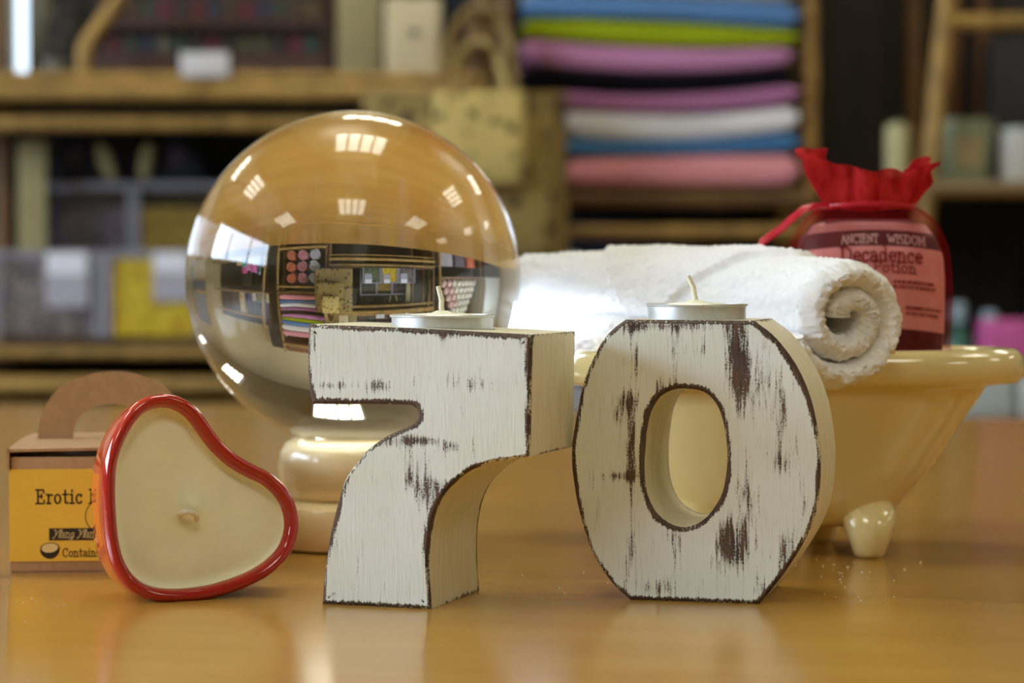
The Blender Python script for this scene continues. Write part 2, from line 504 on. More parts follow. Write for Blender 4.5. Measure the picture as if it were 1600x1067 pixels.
def tealight(label, x, y, z, root, rise, r, wick):
    """cup sunk in a hole; only `rise` shows"""
    w = Matrix.Translation(root.location) @ Matrix.Rotation(root.rotation_euler[2], 4, 'Z') @ Vector((x, y, z))
    t = thing('tealight', label, 'candle', w - Vector((0, 0, .0125 - rise)), 0)
    h = .0125
    c = MB(); c.lathe([(r - .002, 0), (r - .0008, .0008), (r - .0002, .004), (r - .0002, h - .0012), (r + .0005, h - .0009), (r + .0006, h - .0003), (r + .0001, h), (r - .0006, h - .0002), (r - .0008, h - .0012)], n=72)
    c.build('metal_cup', M_ALU, t, 40)
    x_ = MB(); x_.lathe([(r - .0009, h - .0016), (r - .003, h - .0006), (.010, h + .0002), (.004, h + .0006), (.0022, h + .0014)], n=48)
    x_.build('wax', M_WAX, t, 60)
    q = MB(); q.tube([Vector(p) + Vector((0, 0, h)) for p in wick], [.00105] * (len(wick) - 1) + [.0009], 10)
    q.build('wick', M_WICK, t, 60)
    return t

SEVEN = [(481.6, 506.5), (560, 509.5), (660, 513.5), (760, 519), (830, 522.8), (829, 600), (827, 713.5), (797.7, 717.6), (770, 722), (748.7, 729), (731, 737), (717.7, 747), (694.5, 770), (679, 801), (671, 842), (669.5, 894), (673, 952),
         (502.3, 943), (506.4, 894), (514, 842), (527, 785.7), (540, 747), (560.5, 718.7), (575, 702), (594, 687.7), (611, 678), (630, 669.7), (646.6, 662), (652, 655), (653.3, 647), (650.7, 638.8), (643, 633.6), (625, 632), (560, 631), (487, 631.5), (481, 600), (479.6, 555)]
PSEVEN = [(520, 602, 26, 5, .55), (592, 602, 16, 9, .75), (488, 532, 6, 26, .55), (700, 522, 22, 7, .75), (640, 517, 50, 4, .5), (703, 588, 5, 14, .45), (735, 600, 40, 10, .32), (655, 688, 24, 6, .75), (705, 698, 12, 8, .62), (664, 765, 13, 38, .62),
          (640, 700, 10, 30, .35), (822, 530, 10, 12, .6), (640, 752, 8, 20, .35), (700, 757, 26, 10, .5), (690, 775, 12, 14, .4), (600, 945, 60, 5, .5), (520, 790, 8, 40, .4), (600, 690, 18, 8, .6), (760, 728, 30, 5, .45)]
seven, seven_body, L7, rz7, b7 = number('number_seven_candle_holder', 'distressed white wooden number seven with a tealight on top, beside the zero', (673, 952), 18.5, SEVEN, [], .0555, PSEVEN, (588, 948))
ZERO = [(977, 499.5), (1060, 500), (1176.7, 501), (1211, 527.7), (1245, 574), (1267, 625), (1279, 683.7), (1282, 732.4), (1276.6, 790.9), (1259.6, 839.6), (1230, 888.3), (1207, 919), (1186, 944),
        (1085, 940), (984, 937), (957.5, 912.7), (928, 868.8), (908.7, 815), (896.5, 756.7), (893, 703), (901.4, 644.7), (913.6, 591), (938, 537.5), (957.5, 514)]
HOLE0 = [(1069.5, 607), (1098.8, 612), (1118, 630), (1129.5, 659), (1135.8, 703), (1133.9, 742), (1125.6, 776), (1103.6, 808), (1079, 822.5), (1055, 822.5), (1028, 805.5), (1012, 776), (1006, 732), (1008.6, 683.7), (1016, 644.7), (1030.5, 620), (1050, 609.5)]
PZERO = [(1150, 540, 15, 40, .9), (1160, 590, 12, 40, .7), (1196, 601, 13, 34, .62), (1220, 660, 7, 48, .6), (1222, 725, 16, 14, .5), (992, 555, 5, 30, .6), (1055, 550, 6, 30, .62), (982, 628, 10, 16, .62), (966, 650, 7, 28, .45), (987, 700, 8, 42, .85),
         (970, 744, 22, 6, .68), (1040, 611, 14, 12, .7), (1166, 775, 11, 44, .62), (1147, 862, 20, 26, .85), (1135, 830, 12, 20, .55), (1055, 838, 10, 22, .5), (987, 850, 7, 46, .5), (1026, 918, 22, 12, .55), (1230, 845, 10, 20, .5),
         (1060, 508, 60, 7, .6), (990, 512, 14, 10, .7), (1230, 880, 16, 20, .5), (930, 800, 8, 40, .3), (1095, 540, 10, 20, .45), (1200, 920, 16, 14, .5), (1255, 800, 8, 30, .35)]
zero, zero_body, L0, rz0, b0 = number('number_zero_candle_holder', 'distressed white wooden number zero with a tealight on top, in front of the bathtub', (1186, 944), 14.0, ZERO, [HOLE0], .0545, PZERO, (1085, 940))

def on_top(root, rz, b, Lf, px, py, t):
    # point on the top face at mid thickness under the pixel column px
    n = Vector((math.sin(rz), -math.cos(rz), 0)); pm = b - n * (t / 2)
    q = at_plane(px, py, pm, n) - b
    u = Vector((math.cos(rz), math.sin(rz), 0))
    return q.dot(u)
x7 = on_top(seven, rz7, b7, L7, 691, 500, .0555); z7 = L7(691, 515.5).y
cut_hole(seven_body, x7, .0278, z7, .0201, .0090)
tealight('round metal tealight sitting on top of the wooden number seven', x7, .0278, z7, seven, .0054, .0196, [(0, 0, 0), (-.0003, 0, .003), (-.0002, 0, .0055), (-.0016, 0, .0108)])
x0_ = on_top(zero, rz0, b0, L0, 1088, 490, .0545); z0_ = L0(1088, 500).y
cut_hole(zero_body, x0_, .0272, z0_, .0201, .0085)
tealight('round metal tealight sitting on top of the wooden number zero', x0_, .0272, z0_, zero, .0060, .0195, [(0, 0, 0), (-.0006, 0, .003), (-.0012, 0, .0065), (-.0033, 0, .0108)])

# ------------------------------------------------------------------ heart candle
def heart_candle():
    RIM = [(255, 616), (277, 618), (300, 629), (318.6, 647), (334, 669), (351, 691), (372, 710), (397, 725), (423.5, 738), (446, 757), (462, 781), (469.5, 809), (468, 837), (456, 867), (431, 893.6), (397, 914), (356, 929), (318.6, 937.5), (277, 941), (240, 937.5), (212, 925), (192, 904.8), (178, 878.6), (170, 845), (166.3, 803.6), (165, 766), (166.8, 728.7), (174, 698.7), (187, 668.7), (206, 640), (229, 622)]
    p0 = on_table(275, 941); rz = math.radians(25.5); tl = math.radians(-6)
    u = Vector((math.cos(rz), math.sin(rz), 0))
    n = Vector((math.sin(rz) * math.cos(tl), -math.cos(rz) * math.cos(tl), -math.sin(tl)))
    v = u.cross(-n).normalized()
    if v.z < 0: v = -v
    root = thing('heart_candle', 'red glazed heart shaped dish candle with cream wax, tipped up on its side', 'candle', p0, rz)
    IM = inv(root)
    pts = []
    for q in RIM:
        w = at_plane(*q, p0, n) - p0; pts.append(Vector((w.dot(u), w.dot(v))))
    out, _ = resample(pts, .0022, corner=80)
    if area2(out) < 0: out.reverse()
    lo = min(q.y for q in out)
    for q in out: q.y -= lo
    def ring(d, w): return [IM @ (p0 + u * q.x + v * q.y - n * w) for q in inset(out, d)]
    mb = MB()
    secs = [(.0100, .036), (.0060, .0355), (.0034, .033), (.0016, .024), (.0003, .012), (-.0002, .006), (-.0002, .003), (.0006, .0011), (.0018, .0003), (.0030, .0006), (.0042, .0020), (.0050, .0045), (.0053, .010)]
    mb.loft([ring(*s) for s in secs], cap0=True, cap1=False)
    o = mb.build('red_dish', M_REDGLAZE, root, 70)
    # wax: rings that close on the centre
    inn = inset(out, .0049)
    c = sum(inn, Vector((0, 0))) / len(inn)
    wx = MB(); rings = []
    for k, (f, w) in enumerate([(1, .0050), (.985, .0062), (.95, .0068), (.90, .0072), (.84, .0068), (.7, .0066), (.45, .0064), (.25, .0063), (.09, .0056), (.03, .0042)]):
        rings.append([IM @ (p0 + u * (c.x + (q.x - c.x) * f) + v * (c.y + (q.y - c.y) * f) - n * w) for q in inn])
    wx.loft(rings, cap0=False, cap1=True)
    wx.build('cream_wax', M_WAX, root, 80)
    wk = MB()
    def P(px, py, w):
        q = at_plane(px, py, p0, n); return IM @ (q + n * w)
    wk.tube([P(289, 806, -.0085), P(288, 803, -.005), P(290, 800, -.0022), P(297, 799, -.0010), P(305, 802, -.0014), P(311, 807, -.0030), P(313, 812, -.0050)], [.0012, .0012, .0012, .0012, .0012, .0012, .0010], 10)
    wk.build('wick', M_WICK, root, 60)
heart_candle()

# ------------------------------------------------------------------ kraft box
def kraft_box():
    g = math.radians(5)
    p0 = on_table(17, 897)
    u = Vector((math.cos(g), math.sin(g), 0)); n = Vector((math.sin(g), -math.cos(g), 0))
    def loc(px, py):
        q = at_plane(px, py, p0, n) - p0; return q.dot(u), q.z
    W = loc(312, 897)[0]; H = loc(60, 714)[1]; D = .092; LZ = loc(60, 703)[1]
    root = thing('gift_box', 'small brown kraft card box with arched handle and yellow printed sleeve', 'box', p0, g)
    b = MB(); e = .0012
    b.box(0, W, 0, e, 0, H, .0005); b.box(0, W, D - e, D, 0, H, .0005); b.box(0, e, 0, D, 0, H, .0005); b.box(W - e, W, 0, D, 0, H, .0005)
    b.box(0, W, 0, D, 0, e)
    b.build('box_body', M_KRAFT, root, 40)
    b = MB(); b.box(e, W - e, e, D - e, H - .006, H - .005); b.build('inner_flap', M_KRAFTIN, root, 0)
    # lid: slightly domed sheet with a short turned-down corner at the left
    lid = MB(); rings = []
    for k in range(9):
        f = k / 8; y = -.001 + f * (D + .002)
        row = []
        for j in range(13):
            x = -.0012 + j / 12 * (W + .0024)
            z = LZ + .0010 * math.sin(f * PI) - .0002 + .0012 * (j / 12) * (1 - f) - .0006 * (1 - f)
            row.append((x, y, z))
        rings.append(row)
    lid.loft(rings, closed=False, cap0=False, cap1=False)
    lid.loft([[(p[0], p[1], p[2] + .0012) for p in r] for r in rings], closed=False, cap0=False, cap1=False)
    for r in (rings[0], rings[-1]):
        lid.loft([r, [(p[0], p[1], p[2] + .0012) for p in r]], closed=False, cap0=False, cap1=False)
    for j in (0, -1):
        lid.loft([[r[j] for r in rings], [(r[j][0], r[j][1], r[j][2] + .0012) for r in rings]], closed=False, cap0=False, cap1=False)
    lid.box(-.0014, -.0003, -.0010, D * .9, LZ - .0085, LZ + .0008)
    lid.box(W + .0003, W + .0014, 0, D * .9, LZ - .0085, LZ + .0018)
    lid.build('lid', M_KRAFT, root, 40)
    # handle
    hp = p0 - n * (D / 2)
    def hl(px, py):
        q = at_plane(px, py, hp, n) - p0; return q.dot(u), q.z
    xl, zb = hl(60, 691); xr, _ = hl(292, 691); zt = hl(176, 580)[1]; xi, _ = hl(114, 691); zi = hl(176, 630)[1]
    zb = LZ + .0006
    cx = (xl + xr) / 2; rx = (xr - xl) / 2; ri = cx - xi
    h = MB(); rings = []
    for k in range(33):
        a = PI - PI * k / 32
        ca, sa = math.cos(a), math.sin(a)
        so = abs(sa) ** .8; 
        o_ = (cx + rx * ca, zb + (zt - zb) * so); i_ = (cx + ri * ca, zb + (zi - zb) * so)
        rings.append([(o_[0], D / 2 - .0016, o_[1]), (o_[0], D / 2 + .0016, o_[1]), (i_[0], D / 2 + .0016, i_[1]), (i_[0], D / 2 - .0016, i_[1])])
    h.loft(rings)
    h.build('handle', M_KRAFT, root, 30)
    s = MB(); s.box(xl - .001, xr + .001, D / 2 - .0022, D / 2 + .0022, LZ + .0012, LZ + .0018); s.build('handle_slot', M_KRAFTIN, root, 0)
    # sleeve
    z0 = loc(60, 877)[1]; z1 = loc(60, 733)[1]
    lb = MB(); lb.box(-.0004, W + .0004, -.0004, .0, z0, z1); lb.box(-.0004, 0, 0, D, z0, z1)
    lab = lb.build('yellow_sleeve', M_YEL, root, 0); lab['label'] = 'yellow printed paper sleeve'
    fn = lambda x, z: (x, -.00055, z)
    sc = loc(117, 897)[0] / 100
    def q(px, py): return loc(px, py)
    t = MB(); x, z = q(57, 786.5); lettering(t, 'Erotic M', x, z, 21.5 * sc, 2.7 * sc, fn, .10, 0, .86); t.build('title_print', M_INK, lab, 0)
    t = MB(); x, z = q(98, 869.5); lettering(t, 'Contains', x, z, 13 * sc, 1.5 * sc, fn, .06, 0, .84); t.build('small_print', M_INK, lab, 0)
    t = MB(); a = q(77, 844); c = q(215, 824)
    t.box(a[0], c[0], -.0006, -.0004, a[1], c[1], 0); t.build('banner', M_INK, lab, 0)
    t = MB(); x, z = q(82, 840); fb = lambda x, z: (x, -.00075, z)
    lettering(t, 'Ylang Ylang', x, z, 13 * sc, 1.0 * sc, fb, .02, .35, .82); t.build('banner_print', M_CREAMINK, lab, 0)
    t = MB(); cxx, cz = q(160, 806); lettering_ring = arc(cxx, cz, 26 * sc, 26 * sc, 0, 360, 32)
    for a_, b_ in zip(lettering_ring, lettering_ring[1:]):
        ra = Vector((a_[0] - cxx, a_[1] - cz)); rb = Vector((b_[0] - cxx, b_[1] - cz))
        f1 = 1 + 1.2 / 26
        t.add([fn(*a_), fn(*b_), fn(cxx + rb.x * f1, cz + rb.y * f1), fn(cxx + ra.x * f1, cz + ra.y * f1)], [(0, 1, 2, 3)])
    t.build('ring_mark', M_INK, lab, 0)
    cx2, cz2 = q(78, 857)
    t = MB(); bowl = arc(cx2, cz2, 15.5 * sc, 16 * sc, 185, 372, 24)
    t.add([fn(*p) for p in bowl], [tuple(range(len(bowl)))]); t.build('coconut_print', M_INK, lab, 0)
    t = MB(); ml = [(cx2 + (math.cos(a) * 14.5 - math.sin(a) * 2) * sc, cz2 + (1.5 + math.sin(a) * 8 + math.cos(a) * 2.2) * sc) for a in [2 * PI * i / 28 for i in range(28)]]
    t.add([fb(*p) for p in ml], [tuple(range(28))]); t.build('coconut_flesh_print', M_CREAMINK, lab, 0)
    t = MB(); f3 = lambda x, z: (x, -.00085, z)
    for i in range(28):
        a_, b_ = ml[i], ml[(i + 1) % 28]
        k = .90
        t.add([f3(*a_), f3(*b_), f3(cx2 + (b_[0] - cx2) * k, cz2 + (b_[1] - cz2) * k), f3(cx2 + (a_[0] - cx2) * k, cz2 + (a_[1] - cz2) * k)], [(0, 1, 2, 3)])
    t.build('coconut_rim_print', M_INK, lab, 0)
kraft_box()

# ------------------------------------------------------------------ crystal ball on its stand
BC = Vector((at(553, 435, 1.06).x, 1.06, at(553, 435, 1.06).z)); BR = 261 * 1.06 / F
def ball():
    t = MB(); t.sphere(BC, BR, 192, 96)
    o = t.build('crystal_ball', M_GLASS, None, 180)
    tag(o, 'large clear crystal ball showing the shop upside down, on a pale wooden stand', 'crystal ball')
    root = thing('ball_stand', 'pale turned wooden stand holding up the crystal ball', 'stand', (BC.x, BC.y, T))
    rr = .0235; zc = BC.z - T - math.sqrt(BR ** 2 - rr ** 2) - .0001
    b = MB(); b.lathe([(.034, 0), (.0405, .001), (.0425, .006), (.0425, .015), (.0405, .0195), (.033, .0215), (.0300, .0222)], n=72)
    b.build('base_disc', M_STAND, root, 50)
    b = MB(); b.lathe([(.0290, .0215), (.0315, .0235), (.0340, .029), (.0349, .036), (.0342, .043), (.0318, .0475), (.028, .0500), (.0255, zc + .0006), (rr, zc - .0002), (.0205, zc - .0032), (.012, zc - .005)], n=72)
    b.build('cup', M_STAND, root, 70)
ball()

# ------------------------------------------------------------------ ceramic bathtub
TC = Vector((.1295, 1.040, T)); TY = math.radians(12)
def sup(a, b, ex, n=96, cx=0.0, z=0.0, egg=0.0):
    r = []
    for i in range(n):
        t = 2 * PI * i / n; c, s = math.cos(t), math.sin(t)
        r.append((cx + a * math.copysign(abs(c) ** (2 / ex), c), b * math.copysign(abs(s) ** (2 / ex), s) * (1 + egg * c), z))
    return r
RIMZ = .0835
def bathtub():
    root = thing('bathtub', 'small ivory ceramic roll top bathtub holding a towel and a red bag', 'bathtub', TC, TY)
    mb = MB(); R = []
    # outside from the bottom up; (a, b, centre x, z)
    for a, b, cx, z, ex in [(.030, .018, -.016, .0122, 2.4), (.046, .028, -.016, .0128, 2.5), (.056, .034, -.015, .0165, 2.5), (.064, .0385, -.0125, .026, 2.5), (.0715, .0412, -.009, .040, 2.5), (.078, .0432, -.0055, .055, 2.5), (.0838, .0452, -.001, .068, 2.5), (.087, .0465, .000, .0745, 2.5),
                            (.093, .0475, .0, .0752, 2.4), (.1030, .0500, .0, .0758, 2.3), (.1058, .0522, 0, .0782, 2.3), (.1068, .0530, 0, .0830, 2.3), (.1056, .0520, 0, .0880, 2.3), (.1022, .0494, 0, .0912, 2.3), (.0975, .0460, 0, .0916, 2.4), (.0925, .0432, 0, .0893, 2.4), (.088, .0415, 0, .085, 2.5),
                            (.082, .0400, -.001, .072, 2.5), (.074, .0382, -.006, .055, 2.5), (.066, .0355, -.010, .038, 2.5), (.055, .030, -.013, .025, 2.4), (.030, .018, -.015, .0215, 2.2), (.004, .003, -.015, .021, 2)]:
        R.append(sup(a, b, ex, 112, cx, z))
    mb.loft(R)
    mb.build('tub_shell', M_TUB, root, 60)
    for sx, sy in ((.0215, -1), (-.060, -1), (.0215, 1), (-.060, 1)):
        f = MB(); rings = []
        y = sy * (.0345 if sy < 0 else .030)
        for k, (r, z, dx, dy) in enumerate([(.0042, 0, 0, 0), (.0062, .0005, 0, 0), (.0072, .0024, 0, 0), (.0083, .006, 0, 0), (.0102, .011, .0004, -.001), (.0122, .0155, .0009, -.004), (.0136, .020, .0012, -.008), (.0128, .0245, .0012, -.013), (.006, .029, .0012, -.018)]):
            rings.append([(sx + dx + r * math.cos(2 * PI * i / 28), y - sy * abs(dy) + r * .9 * math.sin(2 * PI * i / 28), z) for i in range(28)])
        f.loft(rings); f.build('foot', M_TUB, root, 70)
bathtub()

# ------------------------------------------------------------------ rolled white towel across the tub
def spiral_xy(R, turns, th, seg, a0=0.0, rin=.003):
    """outer and inner edge of a rolled band (2-D)"""
    pts = []
    for i in range(seg + 1):
        t = i / seg; an = a0 + 2 * PI * turns * t
        r = rin + (R - th / 2 - rin) * t
        pts.append((r, an))
    return pts
def white_towel():
    A = Vector((.004, 1.140, T + .1135)); B = Vector((.1410, .966, T + .1065))
    ax = (B - A); Ln = ax.length; ax.normalize()
    side = ax.cross(Vector((0, 0, 1))).normalized(); up = side.cross(ax).normalized()
    NS = 170; SEG = 300; turns = 1.95; th = .0108
    tp = Matrix.Rotation(TY, 4, 'Z').inverted()
    def lift(p):
        # the soft roll gives way over the rim of the tub
        q = tp @ (p - TC)
        fx, fy = abs(q.x) / .1068, abs(q.y) / .0530
        d = (fx ** 2.3 + fy ** 2.3) ** (1 / 2.3)
        w = (d - 1) * .055 + .0071           # distance from the rim's centre line
        if abs(w) < .0095:
            zr = T + RIMZ + .0086 * math.sqrt(max(0, 1 - (w / .0095) ** 2)) + .0008
            if p.z < zr: p.z = zr
        return p
    spc = spiral_xy(1.0, turns, 0, SEG, 0, .17)
    out = []; inn = []
    rnd = random.Random(3)
    for si in range(NS + 1):
        s = si / NS
        Rr = (.0288 + .0030 * max(0, s - .5) * 2) * (1 + .07 * math.sin(PI * s) ** .8) * (.95 + .05 * min(1, s * 6))
        o_ = []; i_ = []
        for k, (r, an) in enumerate(spc):
            t = k / SEG
            edge = min(s, 1 - s) * Ln
            thk = th * (.55 + .45 * min(1, math.sqrt(max(0, edge) / .004)))
            rr = r * (Rr - th / 2)
            ra = an
            # inner roll sits to the left of the middle, outer wraps loosely on the right
            ex = (1 - t) * -.0035
            lump = noise.noise(Vector((s * 9, 3 * math.cos(an) * (1 + t), 3 * math.sin(an) + t))) * .0011
            wob = noise.noise(Vector((s * 2.2, t * 5, 7))) * .002
            for lst, sg in ((o_, 1), (i_, -1)):
                r2 = rr + sg * thk / 2 + (lump + wob * t if sg > 0 else wob * t)
                fz = (rnd.random() - .5) * .0009 + noise.noise(Vector((s * 150, math.cos(an) * 20 * (1 + t), math.sin(an) * 20 * (1 + t)))) * .0010
                endfz = .0005 * noise.noise(Vector((an * 5, t * 3, sg * 5 + s)))
                zoff = 0.0
                if sg > 0 and t > 1 - 1 / turns:
                    # folded flap: a second layer, its two edges meeting in a V on the front
                    ph = (math.degrees(an) - 60) % 360
                    up_a = ((math.degrees(an) + 180) % 360) - 180       # 90 = top, 0 = front
                    q = (math.degrees(an) % 360)
                    fr = (100 - up_a) / 125.0                                # 0 at the top, 1 low on the front
                    if -.6 < fr < 1.0:
                        lo, hi = .27 + .22 * max(fr, 0), .84 - .30 * max(fr, 0)
                        ins = min(s - lo, hi - s)
                        zoff = .0032 * max(0.0, min(1.0, ins / .010 + .5))
                r2 += fz + zoff
                x = r2 * math.cos(ra) + ex; z = r2 * math.sin(ra)
                sag = -.003 * (1 - (2 * s - 1) ** 2) * 0
                p = A + ax * (s * Ln + (endfz if si in (0, NS) else 0) + (.004 * (t - .4) if si == NS else 0)) + side * x + up * (z + .0022 * math.sin(PI * s)) - ax * (.26 * x * max(0.0, (s - .6) / .4))
                lst.append(lift(p))
        out.append(o_); inn.append(i_)
    n = SEG + 1; mb = MB()
    mb.add([p for r in out for p in r] + [p for r in inn for p in r], [])
    I = (NS + 1) * n
    def quad(a, b, c, d): mb.f.append((a, b, c, d)); mb.mi.append(0)
    for si in range(NS):
        for k in range(SEG):
            a = si * n + k
            quad(a, a + 1, a + n + 1, a + n); quad(I + a, I + a + n, I + a + n + 1, I + a + 1)
        for k in (0, SEG):
            a = si * n + k; quad(a, a + n, I + a + n, I + a)
    for si in (0, NS):
        sgn = 1 if si else -1; rows = [[si * n + k for k in range(n)]]; MR = 7
        for m in range(1, MR):
            f = m / MR; o = len(mb.v); ps = []
            for k in range(n):
                bl = .0022 * math.sin(PI * f) ** .6 + (rnd.random() - .5) * .0012 + .0012 * noise.noise(Vector((k * .35, m * .9, 3)))
                ps.append(out[si][k].lerp(inn[si][k], f) + ax * (sgn * bl))
            mb.add(ps, []); rows.append([o + k for k in range(n)])
        rows.append([I + si * n + k for k in range(n)])
        for r0, r1 in zip(rows, rows[1:]):
            for k in range(SEG): quad(r0[k], r1[k], r1[k + 1], r0[k + 1])
        for k in (0, SEG):
            mb.f.append(tuple(r[k] for r in rows)); mb.mi.append(0)
    o = mb.build('rolled_towel', M_TERRY, None, 70)
    tag(o, 'rolled white terry towel lying across the ivory bathtub behind the zero', 'towel')
white_towel()

# ------------------------------------------------------------------ red organza bag with bath potion inside
def potion_bag():
    Yb = 1.052
    cx = at(1356, 450, Yb).x
    zf = lambda py: at(1356, py, Yb).z - T
    xw = lambda px: at(px, 450, Yb).x - cx
    z0 = .046
    root = thing('organza_bag', 'sheer red organza drawstring bag with a pink label inside, standing in the bathtub', 'bag', (cx, Yb, T + z0))
    def Z(py): return zf(py) - z0
    # inner pack
    prof = [(0, .015, .010), (.008, .023, .0145), (.02, .0318, .0182), (Z(500), .0345, .0195), (Z(440), .0345, .0195), (Z(400), .0335, .019), (Z(372), .0305, .0165), (Z(352), .026, .012), (Z(343), .018, .006)]
    mb = MB(); mb.loft([[(x, y, z) for x, y, _ in sup(a, b, 3.0, 64)] for z, a, b in prof])
    mb.build('potion_pack', M_SALT, root, 60)
    def front(x, z, off):
        # surface of the pack, front side
        a = b = None
        for (z1, a1, b1), (z2, a2, b2) in zip(prof, prof[1:]):
            if z1 <= z <= z2:
                f = (z - z1) / (z2 - z1); a = a1 + (a2 - a1) * f; b = b1 + (b2 - b1) * f
        if a is None: a, b = prof[-1][1:]
        x = max(-a * .985, min(a * .985, x))
        return (x, -b * (1 - abs(x / a) ** 3) ** (1 / 3) - off, z)
    def patch(name, xa, xb, pa, pb, m, off, nx=40, nz=14, arch=0.0):
        g = MB(); rows = []
        for j in range(nz + 1):
            row = []
            for i in range(nx + 1):
                x = xa + (xb - xa) * i / nx
                z = Z(pa) + (Z(pb) - Z(pa)) * j / nz - arch * (x / .034) ** 2
                row.append(front(x, z, off))
            rows.append(row)
        g.loft(rows, closed=False, cap0=False, cap1=False)
        return g.build(name, m, root, 60)
    patch('clear_top', -.030, .030, 366, 347, M_CLEARBAG, .0005, arch=.002)
    lab = patch('pink_label', -.0315, .0335, 511, 384, M_PINKLAB, .0006, arch=.003); lab['label'] = 'pink printed paper label'
    bd = patch('plum_band', -.0315, .0335, 384.5, 360, M_PLUM, .0007, arch=.003)
    sc = Yb / F
    ar = lambda x: -.003 * (x / .034) ** 2
    f1 = lambda x, z: front(x, z + ar(x), .0012)
    t = MB(); lettering(t, 'ANCIENT', xw(1306), Z(380), 13 * sc, 1.4 * sc, f1, .08, 0, .76); lettering(t, 'WISDOM', xw(1377), Z(380), 13 * sc, 1.4 * sc, f1, .08, 0, .84); t.build('band_print', M_WHITEINK, bd, 0)
    t = MB(); lettering(t, 'Decadence', xw(1304), Z(409), 23 * sc, 2.9 * sc, f1, .05, 0, .87); t.build('title_print', M_MAROON, lab, 0)
    t = MB(); lettering(t, 'Bath Potion', xw(1298), Z(425), 16 * sc, 2.2 * sc, f1, .06, 0, 1.05); t.build('subtitle_print', M_MAROON, lab, 0)
    t = MB(); rnd = random.Random(5)
    for py, xa, xb in ((441, 1385, 1448), (449, 1384, 1452), (480, 1404, 1462), (489, 1404, 1458)):
        x = xa
        while x < xb:
            w = rnd.uniform(2, 5)
            a = f1(xw(x), Z(py)); 
            t.add([f1(xw(x), Z(py)), f1(xw(x + w), Z(py)), f1(xw(x + w), Z(py - 4.5)), f1(xw(x), Z(py - 4.5))], [(0, 1, 2, 3)])
            x += w + rnd.uniform(.8, 2.4)
    t.build('fine_print', M_MAROON, lab, 0)
    # sheer pouch, gathered at the neck
    def rippled(a, b, z, amp, fr, ph, n=160, ex=2.6):
        r = []
        for i, (x, y, _) in enumerate(sup(a, b, ex, n)):
            t = 2 * PI * i / n
            k = 1 + amp * (math.sin(fr * t + ph) + .6 * math.sin((fr * 1.7) // 1 * t + 2 * ph))
            r.append((x * k, y * k, z + .0))
        return r
    neck = Z(322)
    P = [(-.0005, .016, .011, 0, 2.6), (.004, .0225, .0145, .004, 2.6), (.012, .0290, .018, .004, 2.8), (.026, .0368, .0212, .004, 2.8), (Z(470), .0385, .0225, .006, 2.7), (Z(420), .0378, .022, .008, 2.6), (Z(385), .0362, .021, .01, 2.5), (Z(360), .0330, .0195, .014, 2.3), (Z(342), .0288, .017, .03, 2.2), (Z(331), .0245, .0145, .06, 2.1), (neck, .0190, .0115, .11, 2)]
    m = MB(); m.loft([rippled(a, b, z, am, 13, .7, ex=ex) for z, a, b, am, ex in P], cap1=False)
    m.build('sheer_pouch', M_ORG, root, 80)
    rf = MB(); rings = []
    H = Z(262) - neck
    for k in range(15):
        f = k / 14
        a = .0190 + .0050 * f ** .8; b = .0115 + .0045 * f ** .9; am = .13 + .09 * f
        ring = []
        for i in range(200):
            t = 2 * PI * i / 200
            w = 1 + am * (math.sin(7 * t + .7 + .4 * f) + .5 * math.sin(12 * t + 2.1 + f) + 1.2 * f * noise.noise(Vector((4 * math.cos(t), 4 * math.sin(t), 3 * f))))
            x = a * math.cos(t) * w; y = b * math.sin(t) * w
            lift_ = .12 * math.cos(2 * t) - .10 * math.cos(t) + .14 * noise.noise(Vector((2.6 * math.cos(t), 2.6 * math.sin(t), 8))) + .30 * math.exp(-((t - PI) / .6) ** 2) + .20 * math.exp(-((t - 5.8) / .55) ** 2) + .06 * math.sin(9 * t + 1)
            ring.append((x * (1 + .15 * f), y, neck + H * f * (1 + lift_ * f)))
        rings.append(ring)
    rf.loft(rings, cap0=False, cap1=False)
    rf.build('ruffled_top', M_ORGD, root, 80)
    rb = MB(); rb.tube([(.0205 * math.cos(2 * PI * i / 40) , .0132 * math.sin(2 * PI * i / 40), neck + .0006 * math.sin(6 * PI * i / 40)) for i in range(41)], .0016, 8, flat=.6)
    pts = [(1290, 322, -.010), (1270, 323, -.013), (1250, 328, -.014), (1232, 342, -.014), (1215, 358, -.013), (1198, 370, -.012), (1187, 378, -.012), (1184, 388, -.012)]
    tail = [(xw(x), d, Z(y)) for x, y, d in pts]
    rb.tube(tail, .0022, 8, flat=.3)
    rb.build('ribbon', M_RIBBON, root, 60)
potion_bag()

# ------------------------------------------------------------------ spilt salt grains on the table
def grains():
    rnd = random.Random(11); mb = MB()
    for (px, py, sx, sy, n) in ((1290, 880, 45, 14, 26), (1330, 915, 60, 25, 10), (850, 905, 40, 10, 5), (60, 945, 50, 12, 8), (1190, 950, 60, 18, 10)):
        for _ in range(n):
            p = on_table(px + rnd.gauss(0, sx), py + rnd.gauss(0, sy)); r = rnd.uniform(.00012, .00032)
            if (p - b0).length < .05 and p.y < b0.y + .06: continue
            mb.box(p.x - r, p.x + r, p.y - r, p.y + r, T, T + 1.6 * r)
    o = mb.build('salt_grains', plain('white_salt', rgb(235, 232, 225), .4), None, 0)
    tag(o, 'tiny white salt grains scattered on the tabletop near the zero', 'salt', kind='stuff')
grains()
